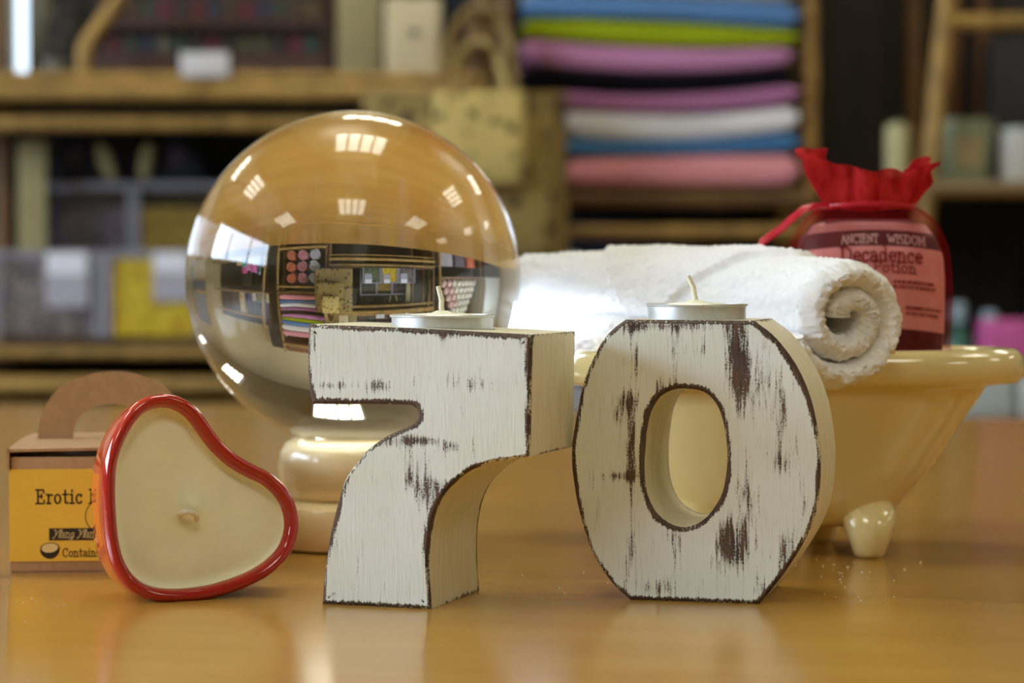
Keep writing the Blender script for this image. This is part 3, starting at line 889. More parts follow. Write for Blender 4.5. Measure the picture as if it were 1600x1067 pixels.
# ------------------------------------------------------------------ the room
L_WIN = 13.0; L_LAMP = 8.0
M_WALL = plain('beige_painted_wall', rgb(188, 174, 136), .85, .04, 3)
M_CEIL = plain('ceiling_tiles', rgb(158, 150, 120), .9, .05, 60)
M_FLOOR = plain('grey_brown_vinyl_floor', rgb(120, 106, 88), .6, .12, 5)
M_FRAME = plain('white_window_frame', rgb(214, 216, 216), .5, .03, 20)
M_LFRAME = plain('white_lamp_frame', rgb(216, 212, 196), .5, .03, 20)
M_DAY = emit('daylight_pane', (.76, .93, 1.16, 1), L_WIN)
M_TUBE = emit('lamp_diffuser', (.96, .94, .80, 1), L_LAMP)
M_BAMBOO = plain('bamboo_pole', rgb(158, 124, 62), .5, .28, 9, .0008, stretch=(3, 3, 3))
M_BAMBOOD = plain('dark_bamboo_pole', rgb(110, 80, 42), .5, .3, 9, .0008)
M_DARKWOOD = plain('dark_brown_boards', rgb(40, 31, 24), .7, .3, 6, .001, stretch=(9, 1, .6))
M_DARK = plain('dark_backing', rgb(30, 26, 22), .85, .2, 4)
M_NAVY = plain('navy_backing_cloth', rgb(30, 34, 48), .9, .15, 8)
X0, X1, Y0, Y1, ZC = -3.0, 5.0, -2.6, 4.05, 2.5
struct('floor', MB().box(X0, X1, Y0, Y1, -.05, 0), M_FLOOR)
struct('ceiling', MB().box(X0, X1, Y0, Y1, ZC, ZC + .05), M_CEIL)
struct('wall_right', MB().box(X1, X1 + .1, Y0, Y1, 0, ZC), M_WALL)
struct('wall_front', MB().box(X0, X1, Y0 - .1, Y0, 0, ZC), M_WALL)
wy0, wy1, wz0, wz1 = -.90, 2.15, 1.25, 2.12
w = MB(); w.box(X0 - .1, X0, Y0, wy0, 0, ZC); w.box(X0 - .1, X0, wy1, Y1, 0, ZC); w.box(X0 - .1, X0, wy0, wy1, 0, wz0); w.box(X0 - .1, X0, wy0, wy1, wz1, ZC)
struct('wall_left', w, M_WALL)
win = MB()
for y in (wy0, wy0 + 1.0, wy1 - 1.0, wy1 - .05): win.box(X0 - .08, X0 + .01, y, y + .05, wz0, wz1)
win.box(X0 - .08, X0 + .01, wy0, wy1, wz0, wz0 + .05); win.box(X0 - .08, X0 + .01, wy0, wy1, wz1 - .05, wz1)
wo = struct('window_1', win, M_FRAME)
for a, b in ((wy0 + .05, wy0 + 1.0), (wy0 + 1.05, wy1 - 1.0), (wy1 - .95, wy1 - .05)):
    MB().box(X0 - .06, X0 - .05, a, b, wz0 + .05, wz1 - .05).build('pane', M_DAY, wo, 0)
# back wall with the narrow window at the left
v0, v1, vz0, vz1 = rect(19, 122, 43, -330, Y1)
w = MB(); w.box(X0, v0, Y1, Y1 + .1, 0, ZC); w.box(v1, X1, Y1, Y1 + .1, 0, ZC); w.box(v0, v1, Y1, Y1 + .1, 0, vz0); w.box(v0, v1, Y1, Y1 + .1, vz1, ZC)
struct('wall_back', w, M_WALL)
win = MB(); j = rect(46, 122, 70, -330, Y1)
win.box(j[0], j[1], Y1 - .03, Y1, vz0 - .02, vz1); win.box(v0 - .012, v0, Y1 - .02, Y1, vz0 - .02, vz1)
wo = struct('window_2', win, M_FRAME)
MB().box(v0, v1, Y1 + .03, Y1 + .04, vz0, vz1).build('pane', emit('frosted_daylight_pane', (.62, .80, 1.0, 1), 1.9), wo, 0)

# ceiling lamps
def lamp():
    t = thing('ceiling_light', 'square', 'ceiling light', (0, 0, ZC))
    f = MB(); s = .30
    for a in (-1, 1):
        f.box(a * s - .015, a * s + .015, -s, s, -.045, 0); f.box(-s, s, a * s - .015, a * s + .015, -.045, 0)
    for k in range(1, 4):
        x = -s + k * .15; f.box(x - .012, x + .012, -s, s, -.045, -.012)
    f.build('frame', M_LFRAME, t, 0)
    d = MB()
    for k in range(4): d.box(-s + k * .15 + .016, -s + (k + 1) * .15 - .016, -s + .015, s - .015, -.025, -.012)
    d.build('diffuser', M_TUBE, t, 0)
    return t
l0 = lamp(); first = True
for iy, (y, yn) in enumerate(((-.40, 'nearest the camera'), (1.45, 'over the table'), (3.15, 'over the shelves'))):
    for ix, (x, xn) in enumerate(((-1.87, 'on the window side'), (-.02, 'in the middle'), (1.85, 'right of the middle'), (3.75, 'farthest right'))):
        lb = 'square white fluorescent ceiling light, %s of the row %s' % (xn, yn)
        if first: l0.location = (x, y, ZC); l0['label'] = lb; l0['group'] = 'ceiling lights'; first = False
        else: dup(l0, (x, y, ZC), None, lb, 'ceiling lights')

# ------------------------------------------------------------------ the table
def table():
    rz = math.radians(-13)
    c = on_table(800, 643); c = Vector((c.x, c.y, 0))
    root = thing('table', 'large beech table with a smooth varnished top', 'table', c, rz)
    t = MB(); t.box(-2.0, 2.0, -2.75, 0, T - .03, T, .004); t.build('table_top', M_TABLE, root, 30)
    for x in (-1.9, 1.9):
        for y in (-2.65, -.1):
            MB().box(x - .035, x + .035, y - .035, y + .035, 0, T - .03, .004).build('leg', M_BAMBOOD, root, 30)
table()

# ------------------------------------------------------------------ helpers for the shop behind
def bamboo(p0, p1, r, name, parent, m=None):
    p0 = Vector(p0); p1 = Vector(p1); ln = (p1 - p0).length
    n = max(2, int(ln / .02)); pts = []; rr = []
    ph = random.random()
    for i in range(n + 1):
        t = i / n; pts.append(p0.lerp(p1, t))
        k = ((t * ln / .24) + ph) % 1
        rr.append(r * (1 + (.12 if min(k, 1 - k) < .045 else 0) + .02 * math.sin(9 * t)))
    mb = MB(); mb.tube(pts, rr, 12)
    mb.xf(inv(parent))
    return mb.build(name, m or M_BAMBOO, parent, 50)
def wbox(parent, name, m, x0, x1, y0, y1, z0, z1, b=0.0):
    return MB().box(x0, x1, y0, y1, z0, z1, b).xf(inv(parent)).build(name, m, parent, 30 if b else 0)
zp = lambda py, Y: at(800, py, Y).z
xp = lambda px, Y: at(px, 440, Y).x
YF, YB = 3.50, 3.86

# ---- left shelf unit (bins, bottle rack)
def shelf_left():
    xa, xb = xp(-235, YF), xp(757, YF)
    root = thing('bamboo_shelf', 'tall bamboo shelf on the left with scent bottles above and bins of dried petals below', 'shelf', ((xa + xb) / 2, YF, 0))
    for x, y in ((xa, YF), (xp(6, 3.62), 3.62), (xb, YF)):
        bamboo((x, y, 0), (x, y, zp(-200, YF)), .013, 'post', root, M_BAMBOOD)
    for x in (xa, xb):
        bamboo((x, YB, 0), (x, YB, zp(-200, YF)), .013, 'post', root, M_BAMBOOD)
    def rail(py, r, y=YF - .03, m=None): bamboo((xa - .01, y, zp(py, y)), (xb + .005, y, zp(py, y)), r, 'rail', root, m)
    rail(122, .0095); rail(144, .0140); rail(193, .0115, YF, M_BAMBOO); rail(551, .0085); rail(602, .0135); rail(636, .0060)
    rail(-215, .012)
    for py, y0 in ((121, YF - .03), (527, YF - .02), (588, YF - .02)):
        wbox(root, 'shelf_board', M_BAMBOOD, xa, xb, y0, YB, zp(py, YF) - .012, zp(py, YF))
    wbox(root, 'shelf_board', M_BAMBOOD, xa, xb, YF - .02, YB, .12, .14)
    wbox(root, 'back_panel', M_NAVY, xp(640, YB), xb, YB + .015, YB + .03, .1, zp(-210, YF))
    wbox(root, 'back_panel', M_DARK, xp(75, YB), xp(640, YB), YB + .015, YB + .03, .1, zp(-210, YF))
    wbox(root, 'back_panel', M_DARK, xa, xp(8, YB), YB + .015, YB + .03, .1, zp(-210, YF))
    wbox(root, 'back_panel', M_DARK, xp(8, YB), xp(75, YB), YB + .015, YB + .03, .1, zp(128, YF))
    a = at(200, -20, YF - .01); b = at(132, 72, YF - .01); c = at(130, 116, YF - .01)
    mb = MB(); mb.tube([a, a.lerp(b, .5), a.lerp(b, .9), b, b.lerp(c, .2), c], .012, 12); mb.xf(inv(root)); mb.build('brace', M_BAMBOO, root, 60)
    return root
shelf_left()

# ---- rack of scent bottles
def bottle_rack():
    Y = 3.62
    xa, xb = xp(152, Y), xp(516, Y)
    zb = zp(121, YF) + .0005
    root = thing('bottle_rack', 'dark wooden rack holding rows of small scent bottles', 'rack', ((xa + xb) / 2, Y, zb))
    M_RACK = plain('dark_red_brown_wood', rgb(66, 38, 22), .5, .2, 9, 0, stretch=(2, 9, 9))
    z1 = zp(86, Y); z2 = zp(28, Y); zt = zp(-60, Y)
    wbox(root, 'base', M_RACK, xa, xb, Y - .03, Y + .08, zb, z1)
    wbox(root, 'tier', M_RACK, xa, xb, Y - .005, Y + .08, z2 - .014, z2)
    for x in (xa, xb - .012): wbox(root, 'side_panel', M_RACK, x, x + .012, Y, Y + .08, z1, zt)
    wbox(root, 'back_panel', M_RACK, xa, xb, Y + .08, Y + .092, zb, zt)
    cols = [('red', (120, 34, 34)), ('grey green', (70, 84, 66)), ('deep blue', (50, 58, 92)), ('pale', (128, 122, 98)), ('teal', (52, 84, 78)), ('brown', (92, 66, 36)), ('crimson', (128, 30, 48)), ('dark', (56, 44, 40)), ('olive', (104, 100, 58)), ('dull yellow', (120, 102, 48))]
    M_AMB = plain('amber_bottle_glass', rgb(44, 26, 16), .15, .1, 20)
    M_CAP = plain('black_bottle_cap', rgb(20, 20, 22), .4, .1, 20)
    lm = [plain('bottle_label_' + n.replace(' ', '_'), rgb(*[v * .72 + 12 for v in c]), .6, .08, 40) for n, c in cols]
    def bot():
        t = thing('scent_bottle', 'x', 'bottle', (0, 0, 0))
        MB().lathe([(.0105, 0), (.0115, .001), (.0115, .030), (.010, .034), (.0055, .037), (.0055, .040)], n=20).build('glass_body', M_AMB, t, 50)
        MB().lathe([(.0072, .038), (.0075, .039), (.0075, .050), (.0065, .0515)], n=16).build('cap', M_CAP, t, 40)
        MB().lathe([(.0113, .005), (.0118, .0055), (.0118, .0265), (.0113, .027)], n=20).build('paper_label', lm[0], t, 40)
        return t
    b0_ = bot(); used = False; rnd = random.Random(4)
    for row, (zr, y, nm) in enumerate(((z1, Y + .015, 'lower'), (z2, Y + .03, 'upper'))):
        n = 13
        for i in range(n):
            x = xa + .028 + (xb - xa - .056) * i / (n - 1)
            k = [0, 1, 2, 3, 4, 7, 6, 7, 8, 8, 7, 6, 4][i] if row == 0 else [7, 5, 1, 6, 7, 0, 2, 5, 6, 2, 1, 5, 9][i]
            lb = 'small dark scent bottle, %s from the left in the %s row of the rack, %s label' % (ORD[i], nm, cols[k][0])
            lb = 'scent bottle with %s label, %s from left in the %s rack row' % (cols[k][0], ORD[i], nm)
            if not used:
                o = b0_; o.location = (x, y, zr + .0003); o['label'] = lb; o['group'] = 'scent bottles in the rack'; used = True
            else: o = dup(b0_, (x, y, zr + .0003), None, lb, 'scent bottles in the rack')
            for ch in o.children:
                if ch.name.startswith('paper_label'):
                    if o is not b0_: ch.data = ch.data.copy()
                    ch.data.materials[0] = lm[k]
bottle_rack()

# ---- cards and boxes on the top shelf
M_CARD = plain('white_card', rgb(206, 204, 206), .7, .03, 20)
ZS = zp(121, YF) + .0005
def small_things():
    a = rect(282, 120, 358, 82, YF - .045)
    t = MB(); t.box(a[0], a[1], YF - .047, YF - .0445, a[2], a[3], .0005); o = t.build('price_card', M_CARD, None, 30)
    tag(o, 'white price card on the edge of the bamboo shelf below the bottle rack', 'card')
    a = rect(527, 120, 597, -12, 3.60)
    t = MB(); t.box(a[0], a[1], 3.59, 3.64, ZS, a[3], .003); o = t.build('tall_box', plain('olive_cream_card', rgb(150, 138, 96), .7, .05, 20), None, 30)
    tag(o, 'tall olive cream box at the right end of the bottle rack', 'box')
    # white paper bag with a small grey motif
    a = rect(600, 112, 690, -6, 3.50); Yc = 3.53
    root = thing('paper_bag', 'pale cream paper bag with a small grey motif, right of the tall box', 'bag', ((a[0] + a[1]) / 2, Yc, ZS))
    mb = MB(); w2 = (a[1] - a[0]) / 2; h = a[3] - ZS
    mb.loft([[(x, y, z) for x, y, _ in sup(w2 * k, .022 * d, 5, 40)] for z, k, d in ((0, .97, .8), (.004, 1, 1), (h * .5, 1.0, 1.05), (h * .85, 1.0, .7), (h, .99, .35))])
    mb.build('bag_body', plain('cream_paper', rgb(196, 182, 146), .75, .04, 25), root, 40)
    mb = MB(); mb.tube([(-.02, 0, h - .004), (-.018, 0, h + .03), (0, 0, h + .042), (.018, 0, h + .03), (.02, 0, h - .004)], .0025, 8); mb.build('handle', plain('cream_cord', rgb(180, 164, 124), .8, .05), root, 60)
    mb = MB(); pts = arc(.002, h * .56, .009, .007, 0, 360, 18)[:-1]
    mb.add([(x, -.0245, z) for x, z in pts], [tuple(range(18))]); mb.build('motif', plain('grey_print', rgb(110, 104, 90), .7, .1), root, 0)
    # dark textured bag left of the brace
    a = rect(70, 112, 128, -14, 3.60)
    root = thing('patterned_bag', 'dark patterned cloth bag left of the bamboo brace on the top shelf', 'bag', ((a[0] + a[1]) / 2, 3.62, ZS))
    k = NT('dark_floral_cloth'); vo = k.add('ShaderNodeTexVoronoi'); vo.inputs['Scale'].default_value = 45; k.link(k.coord(), vo.inputs['Vector'])
    k.base(k.mix(k.step(vo.outputs['Distance'], .15, .35), rgb(96, 88, 70), rgb(30, 29, 26))); k.set(Roughness=.85)
    mb = MB(); w2 = (a[1] - a[0]) / 2; h = a[3] - ZS
    mb.loft([[(x, y, z) for x, y, _ in sup(w2 * q, .03 * d, 4, 40)] for z, q, d in ((0, .9, .8), (.01, 1, 1), (h * .5, 1.0, 1.1), (h * .8, .9, .7), (h * .9, .8, .3))])
    mb.build('bag_body', k.m, root, 40)
    mb = MB(); mb.tube([(-.018, 0, h * .88), (-.014, 0, h * 1.1), (.014, 0, h * 1.1), (.018, 0, h * .88)], .003, 8); mb.build('handle', M_DARK, root, 60)
    # grey pot at its foot
    a = rect(66, 112, 108, 84, 3.53)
    mb = MB(); r = (a[1] - a[0]) / 2; mb.lathe([(r * .7, 0), (r * .78, .002), (r, .024), (r, .028), (r * .85, .0285), (r * .75, .012)], ((a[0] + a[1]) / 2, 3.53, ZS), 32)
    o = mb.build('small_bowl', plain('grey_ceramic', rgb(120, 116, 104), .4, .06), None, 40)
    tag(o, 'small grey bowl at the foot of the dark patterned bag', 'bowl')
small_things()

# ---- bins of dried petals
def petals(name, cols, scale=110):
    k = NT(name)
    vo = k.add('ShaderNodeTexVoronoi'); vo.inputs['Scale'].default_value = scale; k.link(k.coord(), vo.inputs['Vector'])
    sp = k.add('ShaderNodeSeparateColor'); k.link(vo.outputs['Color'], sp.inputs[0])
    rp = k.add('ShaderNodeValToRGB'); rp.color_ramp.interpolation = 'CONSTANT'
    el = rp.color_ramp.elements
    el[0].color = cols[0]; el[0].position = 0; el[1].color = cols[-1]; el[1].position = 1 - 1 / len(cols)
    for i, c in enumerate(cols[1:-1]): e = el.new((i + 1) / len(cols)); e.color = c
    k.link(sp.outputs[0], rp.inputs[0])
    k.base(rp.outputs[0]); k.set(Roughness=.8); k.bump(vo.outputs['Distance'], .9, .004); return k.m
P_GREY = petals('grey_dried_petals', [rgb(128, 118, 112), rgb(96, 88, 92), rgb(150, 138, 124), rgb(80, 72, 74), rgb(160, 150, 146)])
P_PLUM = petals('purple_grey_dried_petals', [rgb(98, 88, 96), rgb(72, 62, 72), rgb(112, 94, 100), rgb(60, 52, 58)])
P_YEL = petals('yellow_dried_petals', [rgb(236, 200, 20), rgb(246, 214, 40), rgb(206, 160, 20), rgb(250, 226, 70)])
P_OCH = petals('ochre_dried_petals', [rgb(164, 132, 30), rgb(142, 108, 26), rgb(176, 146, 44)])
P_GRN = petals('green_dried_leaves', [rgb(86, 110, 66), rgb(106, 124, 84), rgb(66, 88, 58), rgb(128, 138, 104)])
P_DGRN = petals('dark_green_dried_leaves', [rgb(62, 76, 56), rgb(48, 60, 46), rgb(78, 88, 66)])
def acrylic():
    k = NT('clear_acrylic')
    tr = k.add('ShaderNodeBsdfTransparent'); tr.inputs['Color'].default_value = (.93, .93, .96, 1)
    gl = k.add('ShaderNodeBsdfGlossy'); gl.inputs['Roughness'].default_value = .08
    m = k.add('ShaderNodeMixShader'); m.inputs[0].default_value = .03
    k.link(tr.outputs[0], m.inputs[1]); k.link(gl.outputs[0], m.inputs[2]); k.link(m.outputs[0], k.out.inputs['Surface']); return k.m
M_ACR = acrylic()
M_EDGE = plain('acrylic_edge', rgb(144, 142, 154), .3, .05, 20)
def bin_(px0, px1, pya, pyb, Y, depth, m, fill, lab, label, cname, zbase=None, zmin=None):
    a = rect(px0, pyb, px1, pya, Y)
    z0 = a[2] if zbase is None else zbase
    root = thing('display_bin', label, 'bin', ((a[0] + a[1]) / 2, Y + depth / 2, z0), 0, 'clear bins of dried petals')
    w = (a[1] - a[0]) / 2; d = depth / 2; h = a[3] - z0; e = .0025
    s = MB(); s.box(-w, w, -d, -d + e, 0, h); s.box(-w, -w + e, -d, d, 0, h); s.box(w - e, w, -d, d, 0, h); s.box(-w, w, d - e, d, 0, h)
    s.build('clear_walls', M_ACR, root, 0)
    s = MB(); q = .0055
    for x in (-1, 1):
        s.box(x * w - q, x * w + q, -d - .003, -d + .012, 0, h + .001)
    s.box(-w, w, -d - .002, -d + .004, h - .006, h + .003); s.build('bin_edges', M_EDGE, root, 0)
    MB().box(-w, w, d - .004, d + .002, h - .006, h + .003).build('rear_edge', M_EDGE, root, 0)
    s = MB(); n = 14; rings = []
    top = lambda x, y: fill * h + .008 * noise.noise(Vector((x * 30, y * 30, px0)))
    for i in range(n + 1):
        x = -w + e * 2 + (2 * w - 4 * e) * i / n
        col = [(x, -d + 2 * e, .002)] + [(x, -d + 2 * e + (2 * d - 4 * e) * j / n, top(x, j / n)) for j in range(n + 1)] + [(x, d - 2 * e, .002)]
        rings.append(col)
    s.loft(rings); o = s.build(cname, m, root, 40); o['kind'] = 'stuff'
    if lab:
        l = rect(*lab, Y); lx = ((l[0] + l[1]) / 2 - root.location.x); lw = (l[1] - l[0]) / 2
        zz0, zz1 = l[2] - z0, l[3] - z0
        c = MB(); c.box(lx - lw, lx + lw, -d - .0045, -d - .0035, zz0, zz1); c.build('shelf_ticket', plain('lilac_grey_card', rgb(168, 164, 176), .6, .04), root, 0)
        c = MB(); c.box(lx - lw * .95, lx + lw * .95, -d - .006, -d - .0048, zz1 - (zz1 - zz0) * .38, zz1 + .004); c.build('white_ticket', plain('ticket_white', rgb(226, 226, 236), .5, .03), root, 0)
ZB = zp(527, YF) + .0008
bin_(-6, 153, 395, 517, 3.46, .13, P_GREY, .9, (72, 480, 138, 398), 'clear front bin of grey dried petals at the far left', 'grey_petals', ZB)
bin_(168, 312, 395, 517, 3.46, .13, P_YEL, .9, (240, 470, 296, 398), 'clear front bin of bright yellow dried petals', 'yellow_petals', ZB)
bin_(326, 474, 395, 517, 3.46, .13, P_GRN, .85, (400, 475, 462, 398), 'clear front bin of green dried leaves seen in the ball', 'green_leaves', ZB)
bin_(58, 206, 288, 517, 3.66, .13, P_PLUM, .84, None, 'clear rear bin of purple grey petals behind the grey front bin', 'purple_petals', ZB)
bin_(212, 350, 288, 517, 3.66, .13, P_OCH, .84, None, 'clear rear bin of ochre yellow petals behind the yellow front bin', 'ochre_petals', ZB)
bin_(356, 494, 288, 517, 3.66, .13, P_DGRN, .84, None, 'clear rear bin of dark green leaves behind the green front bin', 'dark_green_leaves', ZB)

# ---- dark tapered sacks standing on the rear bins, cream boards between
def sacks():
    M_SACK = plain('black_cloth', rgb(24, 24, 30), .8, .2, 40)
    zb = zp(288, 3.66) + .0042
    for i, px in enumerate((122, 280, 424)):
        a = rect(px - 56, 280, px + 56, 205, 3.70)
        root = thing('tapered_sack', ['dark tapered sack above the purple grey petals', 'dark tapered sack above the ochre petals', 'dark tapered sack above the dark green leaves'][i], 'sack', ((a[0] + a[1]) / 2, 3.725, zb), 0, 'dark sacks on the rear bins')
        w = (a[1] - a[0]) / 2; h = a[3] - zb
        MB().loft([[(x, y, z) for x, y, _ in sup(w * q, .05 * d, 3.4, 40)] for z, q, d in ((0, .95, .9), (.006, 1, 1), (h * .35, .92, 1), (h * .7, .62, .8), (h * .95, .38, .5), (h, .30, .3))]).build('sack_body', M_SACK, root, 50)
        c = MB(); pts = arc(0, h * .5, .010, .013, 0, 360, 18)[:-1]
        c.add([(x, -.0512, z) for x, z in pts] , [tuple(range(18))]); c.build('badge', plain('dusky_purple_patch', rgb(64, 52, 66), .7, .1), root, 0)
    M_CRM = plain('cream_cloth', rgb(160, 148, 104), .8, .06, 30)
    for i, (x, tl, lb) in enumerate(((178, -22, 'slanting, left one'), (223, 10, 'upright, right one'))):
        a = at(x, 280, 3.655); q = MB(); q.sphere((0, 0, .032), .011, 20, 14, (1, .7, 2.9))
        q.xf(Matrix.Translation((a.x, 3.655, zb)) @ Matrix.Rotation(math.radians(tl), 4, 'Y') @ Matrix.Translation((0, 0, .001)))
        o = q.build('cream_pouch', M_CRM, None, 60); tag(o, 'narrow cream cloth pouch between the dark sacks, ' + lb, 'pouch', 'cream pouches')
    a = rect(36, 285, 80, 222, 3.64)
    o = MB().box(a[0], a[1], 3.60, 3.605 , ZB, a[3], .001).build('cream_board', M_CRM, None, 30); tag(o, 'upright cream board at the left end of the rear bins', 'board')
sacks()

# ---- boxes under the bins
def under_boxes():
    z = .1405
    rnd = random.Random(9)
    cols = [(70, 58, 96), (126, 60, 50), (60, 66, 84), (150, 140, 120), (96, 70, 50)]
    for i in range(5):
        x = xp([-140, 108, 272, 436, 600][i], YF); w = .075
        a = MB().box(x - w, x + w, YF + .02, YF + .3, z, z + .30, .003).build('storage_box', plain('storage_card_%d' % i, rgb(*cols[i]), .7, .1, 12), None, 30)
        tag(a, ['violet', 'brick red', 'slate blue', 'grey cream', 'brown'][i] + ' storage box on the lowest board of the bamboo shelf', 'box', 'boxes under the bins')
under_boxes()

# ---- jute shopping bags hanging one in front of another
def jute(name, c, ink, scale, lo=.18, hi=.3):
    k = NT(name)
    vo = k.add('ShaderNodeTexVoronoi'); vo.inputs['Scale'].default_value = scale; vo.inputs['Randomness'].default_value = .8; k.link(k.coord(), vo.inputs['Vector'])
    n = k.noise(scale * 2.5, None, 3)
    f = k.step(k.math('MULTIPLY_ADD', k.math('SUBTRACT', n, .5), .5, vo.outputs['Distance']), lo, hi)
    wv = k.noise(300, None, 2)
    k.base(k.mix(f, ink, k.mix(wv, tuple(x * .88 for x in c[:3]) + (1,), c))); k.set(Roughness=.85); k.bump(wv, .4, .001); return k.m
PEGX = xp(748, 3.3); PEG1 = zp(22, 3.38); PEG2 = zp(78, 3.28)
def tote(label, px0, px1, pya, pyb, Y, dep, m, mh, peg, hx, hr):
    a = rect(px0, pyb, px1, pya, Y)
    root = thing('shopping_bag', label, 'bag', ((a[0] + a[1]) / 2, Y + dep / 2, a[2]), 0, 'jute bags hung in a nest')
    w = (a[1] - a[0]) / 2; h = a[3] - a[2]; d = dep / 2
    tall = peg + .007 + hr * .45 - a[3]; ox = PEGX - root.location.x
    MB().loft([[(x, y, z) for x, y, _ in sup(w * q, d * dd, 5, 48)] for z, q, dd in ((0, .97, .8), (.006, 1, 1), (h * .4, 1.0, 1.05), (h * .8, .99, .9), (h * .98, .98, .75), (h, .97, .72), (h - .004, .95, .6), (h - .03, .94, .55))]).build('bag_body', m, root, 40)
    for s in (-1, 1):
        pts = []
        y = s * d * .55
        for k in range(15):
            t = PI * k / 14
            pts.append((ox - hx * math.cos(t), y * (1 - .4 * math.sin(t)), h - .02 + (tall + .02) * math.sin(t) ** .75))
        MB().tube(pts, hr, 8, flat=.5).build('handle', mh, root, 60)
    return root
J1 = jute('printed_jute', rgb(146, 124, 70), rgb(58, 44, 24), 30, .26, .40)
J2 = jute('printed_jute_medium', rgb(158, 134, 74), rgb(66, 50, 26), 36, .26, .40)
J3 = jute('printed_jute_pale', rgb(206, 182, 108), rgb(92, 80, 44), 36, .2, .36)
JH = plain('jute_handle', rgb(158, 132, 78), .85, .1, 60)
tote('largest printed jute bag, hanging behind the smaller ones left of the towel stack', 562, 888, 142, 520, 3.375, .06, J1, JH, PEG1, .052, .0095)
tote('medium printed jute bag hanging between the largest and the smallest bag', 640, 866, 176, 400, 3.312, .05, J2, JH, PEG2, .040, .008)
tote('smallest pale yellow jute bag with dark sprigs, hanging in front', 676, 822, 141, 286, 3.255, .045, J3, plain('pale_jute_handle', rgb(190, 164, 100), .85, .08, 60), PEG2, .036, .0085)
def peg():
    root = thing('bag_hook', 'bamboo hook rail on the shelf post from which the jute bags hang', 'hook', (PEGX, YF, PEG1))
    for z, y in ((0, 3.345), (PEG2 - PEG1, 3.225)):
        MB().tube([(0, -.0155, z), (0, y - YF, z)], .007, 10).build('peg', M_BAMBOOD, root, 50)
    MB().box(-.02, .02, -.0165, -.0135, PEG2 - PEG1 - .03, .03, .001).build('plate', M_BAMBOOD, root, 30)
peg()

# ---- towel shelf
M_BLK = None
def shelf_towels():
    xa, xb = xp(790, YF), xp(1264, YF)
    root = thing('bamboo_shelf', 'bamboo shelf in the middle carrying the stack of folded coloured towels', 'shelf', ((xa + xb) / 2, YF, 0))
    for x in (xa, xb):
        for y in (YF, YB): bamboo((x, y, 0), (x, y, zp(-330, YF)), .0125, 'post', root, M_BAMBOO if x == xb else M_BAMBOOD)
    def rail(py, r, y=YF - .02, m=None): bamboo((xa, y, zp(py, y)), (xb, y, zp(py, y)), r, 'rail', root, m)
    rail(310, .0145, YF - .02, M_BAMBOOD); rail(362, .0105); rail(712, .013); rail(-225, .012)
    zt = zp(294, YF)
    wbox(root, 'shelf_board', M_BAMBOOD, xa, xb, YF - .02, YB, zt - .012, zt)
    z2 = zp(699, YF); wbox(root, 'shelf_board', M_BAMBOOD, xa, xb, YF - .02, YB, z2 - .012, z2)
    z3 = zp(-212, YF); wbox(root, 'shelf_board', M_BAMBOOD, xa, xb, YF - .02, YB, z3 - .012, z3)
    wbox(root, 'back_panel', M_NAVY, xa, xb, YB + .015, YB + .03, .1, zp(-330, YF))
    return zt, z2, z3
ZT, ZR, ZU = shelf_towels()
def folded_towel(label, x0, x1, lo, hi, y0, y1, col, name, seed):
    """a folded towel; lo and hi are the heights of its underside and top at the left end, middle and right end"""
    def q(h, f): return h[1] + (h[2] - h[0]) / 2 * f + ((h[0] + h[2]) / 2 - h[1]) * f * f
    c = Vector(((x0 + x1) / 2, (y0 + y1) / 2, lo[1]))
    m = plain('towel_' + name, col, .95, .07, 160, .0015, spec=.15)
    w = (x1 - x0) / 2; d = (y1 - y0) / 2
    rings = []; NX = 34
    for i in range(NX + 1):
        f = math.sin((i / NX - .5) * PI) if 0 else i / NX * 2 - 1
        e = (1 - abs(f) ** 16) ** .5 if abs(f) < 1 else 0.0
        x = w * f
        g = (x + c.x - xp(1063, 3.46)) / (xp(1246, 3.46) - xp(1063, 3.46))
        zl = q(lo, g) - c.z; zh = q(hi, g) - c.z; h = zh - zl
        ring = []; n = 44; hh = h * (.4 + .6 * e)
        for k in range(n):
            t = 2 * PI * k / n
            cy, sz = math.cos(t), math.sin(t)
            y = d * math.copysign(abs(cy) ** .2, cy); z = (zl + zh) / 2 + hh / 2 * math.copysign(abs(sz) ** .3, sz)
            if cy < -.2: y += .004 * abs(math.sin(2.0 * PI * (z - (zl + zh) / 2) / h)) - .004 * noise.noise(Vector((x * 9, z * 30, seed)))
            ring.append((x, y, z))
        rings.append(ring)
    o = MB().loft(rings).build('folded_towel', m, None, 60)
    o.location = c
    tag(o, label, 'towel', 'folded towels in the stack')
BND = [(294, 294, 294), (247, 244, 240), (217, 222, 207), (171, 180, 164), (143, 147, 130), (110, 117, 104), (66, 76, 72), (31, 37, 50), (-6, -2, 6), (-66, -62, -58), (-122, -122, -120)]
TOW = [(880, 1246, 'pink', (226, 150, 158), 'pink folded towel at the bottom of the stack, on the bamboo shelf'),
       (880, 1247, 'blue', (72, 122, 172), 'mid blue folded towel resting on the bottom pink towel'),
       (878, 1246, 'white', (222, 220, 224), 'greyish white folded towel in the middle of the stack, above a blue one'),
       (850, 1247, 'mauve', (166, 110, 150), 'mauve folded towel directly below the black towel'),
       (815, 1244, 'black', (10, 10, 16), 'black folded towel in the middle of the towel stack'),
       (813, 1236, 'orchid', (184, 126, 166), 'orchid purple folded towel directly above the black towel'),
       (814, 1246, 'lime', (150, 166, 24), 'lime green folded towel in the upper part of the stack'),
       (814, 1247, 'denim', (88, 128, 180), 'denim blue folded towel resting on the lime green towel'),
       (815, 1247, 'ivory', (208, 206, 202), 'ivory white folded towel above the denim blue towel'),
       (818, 1248, 'rose', (206, 140, 146), 'rose pink folded towel at the top of the stack')]
zo = ZT + .0006 - zp(294, 3.46)
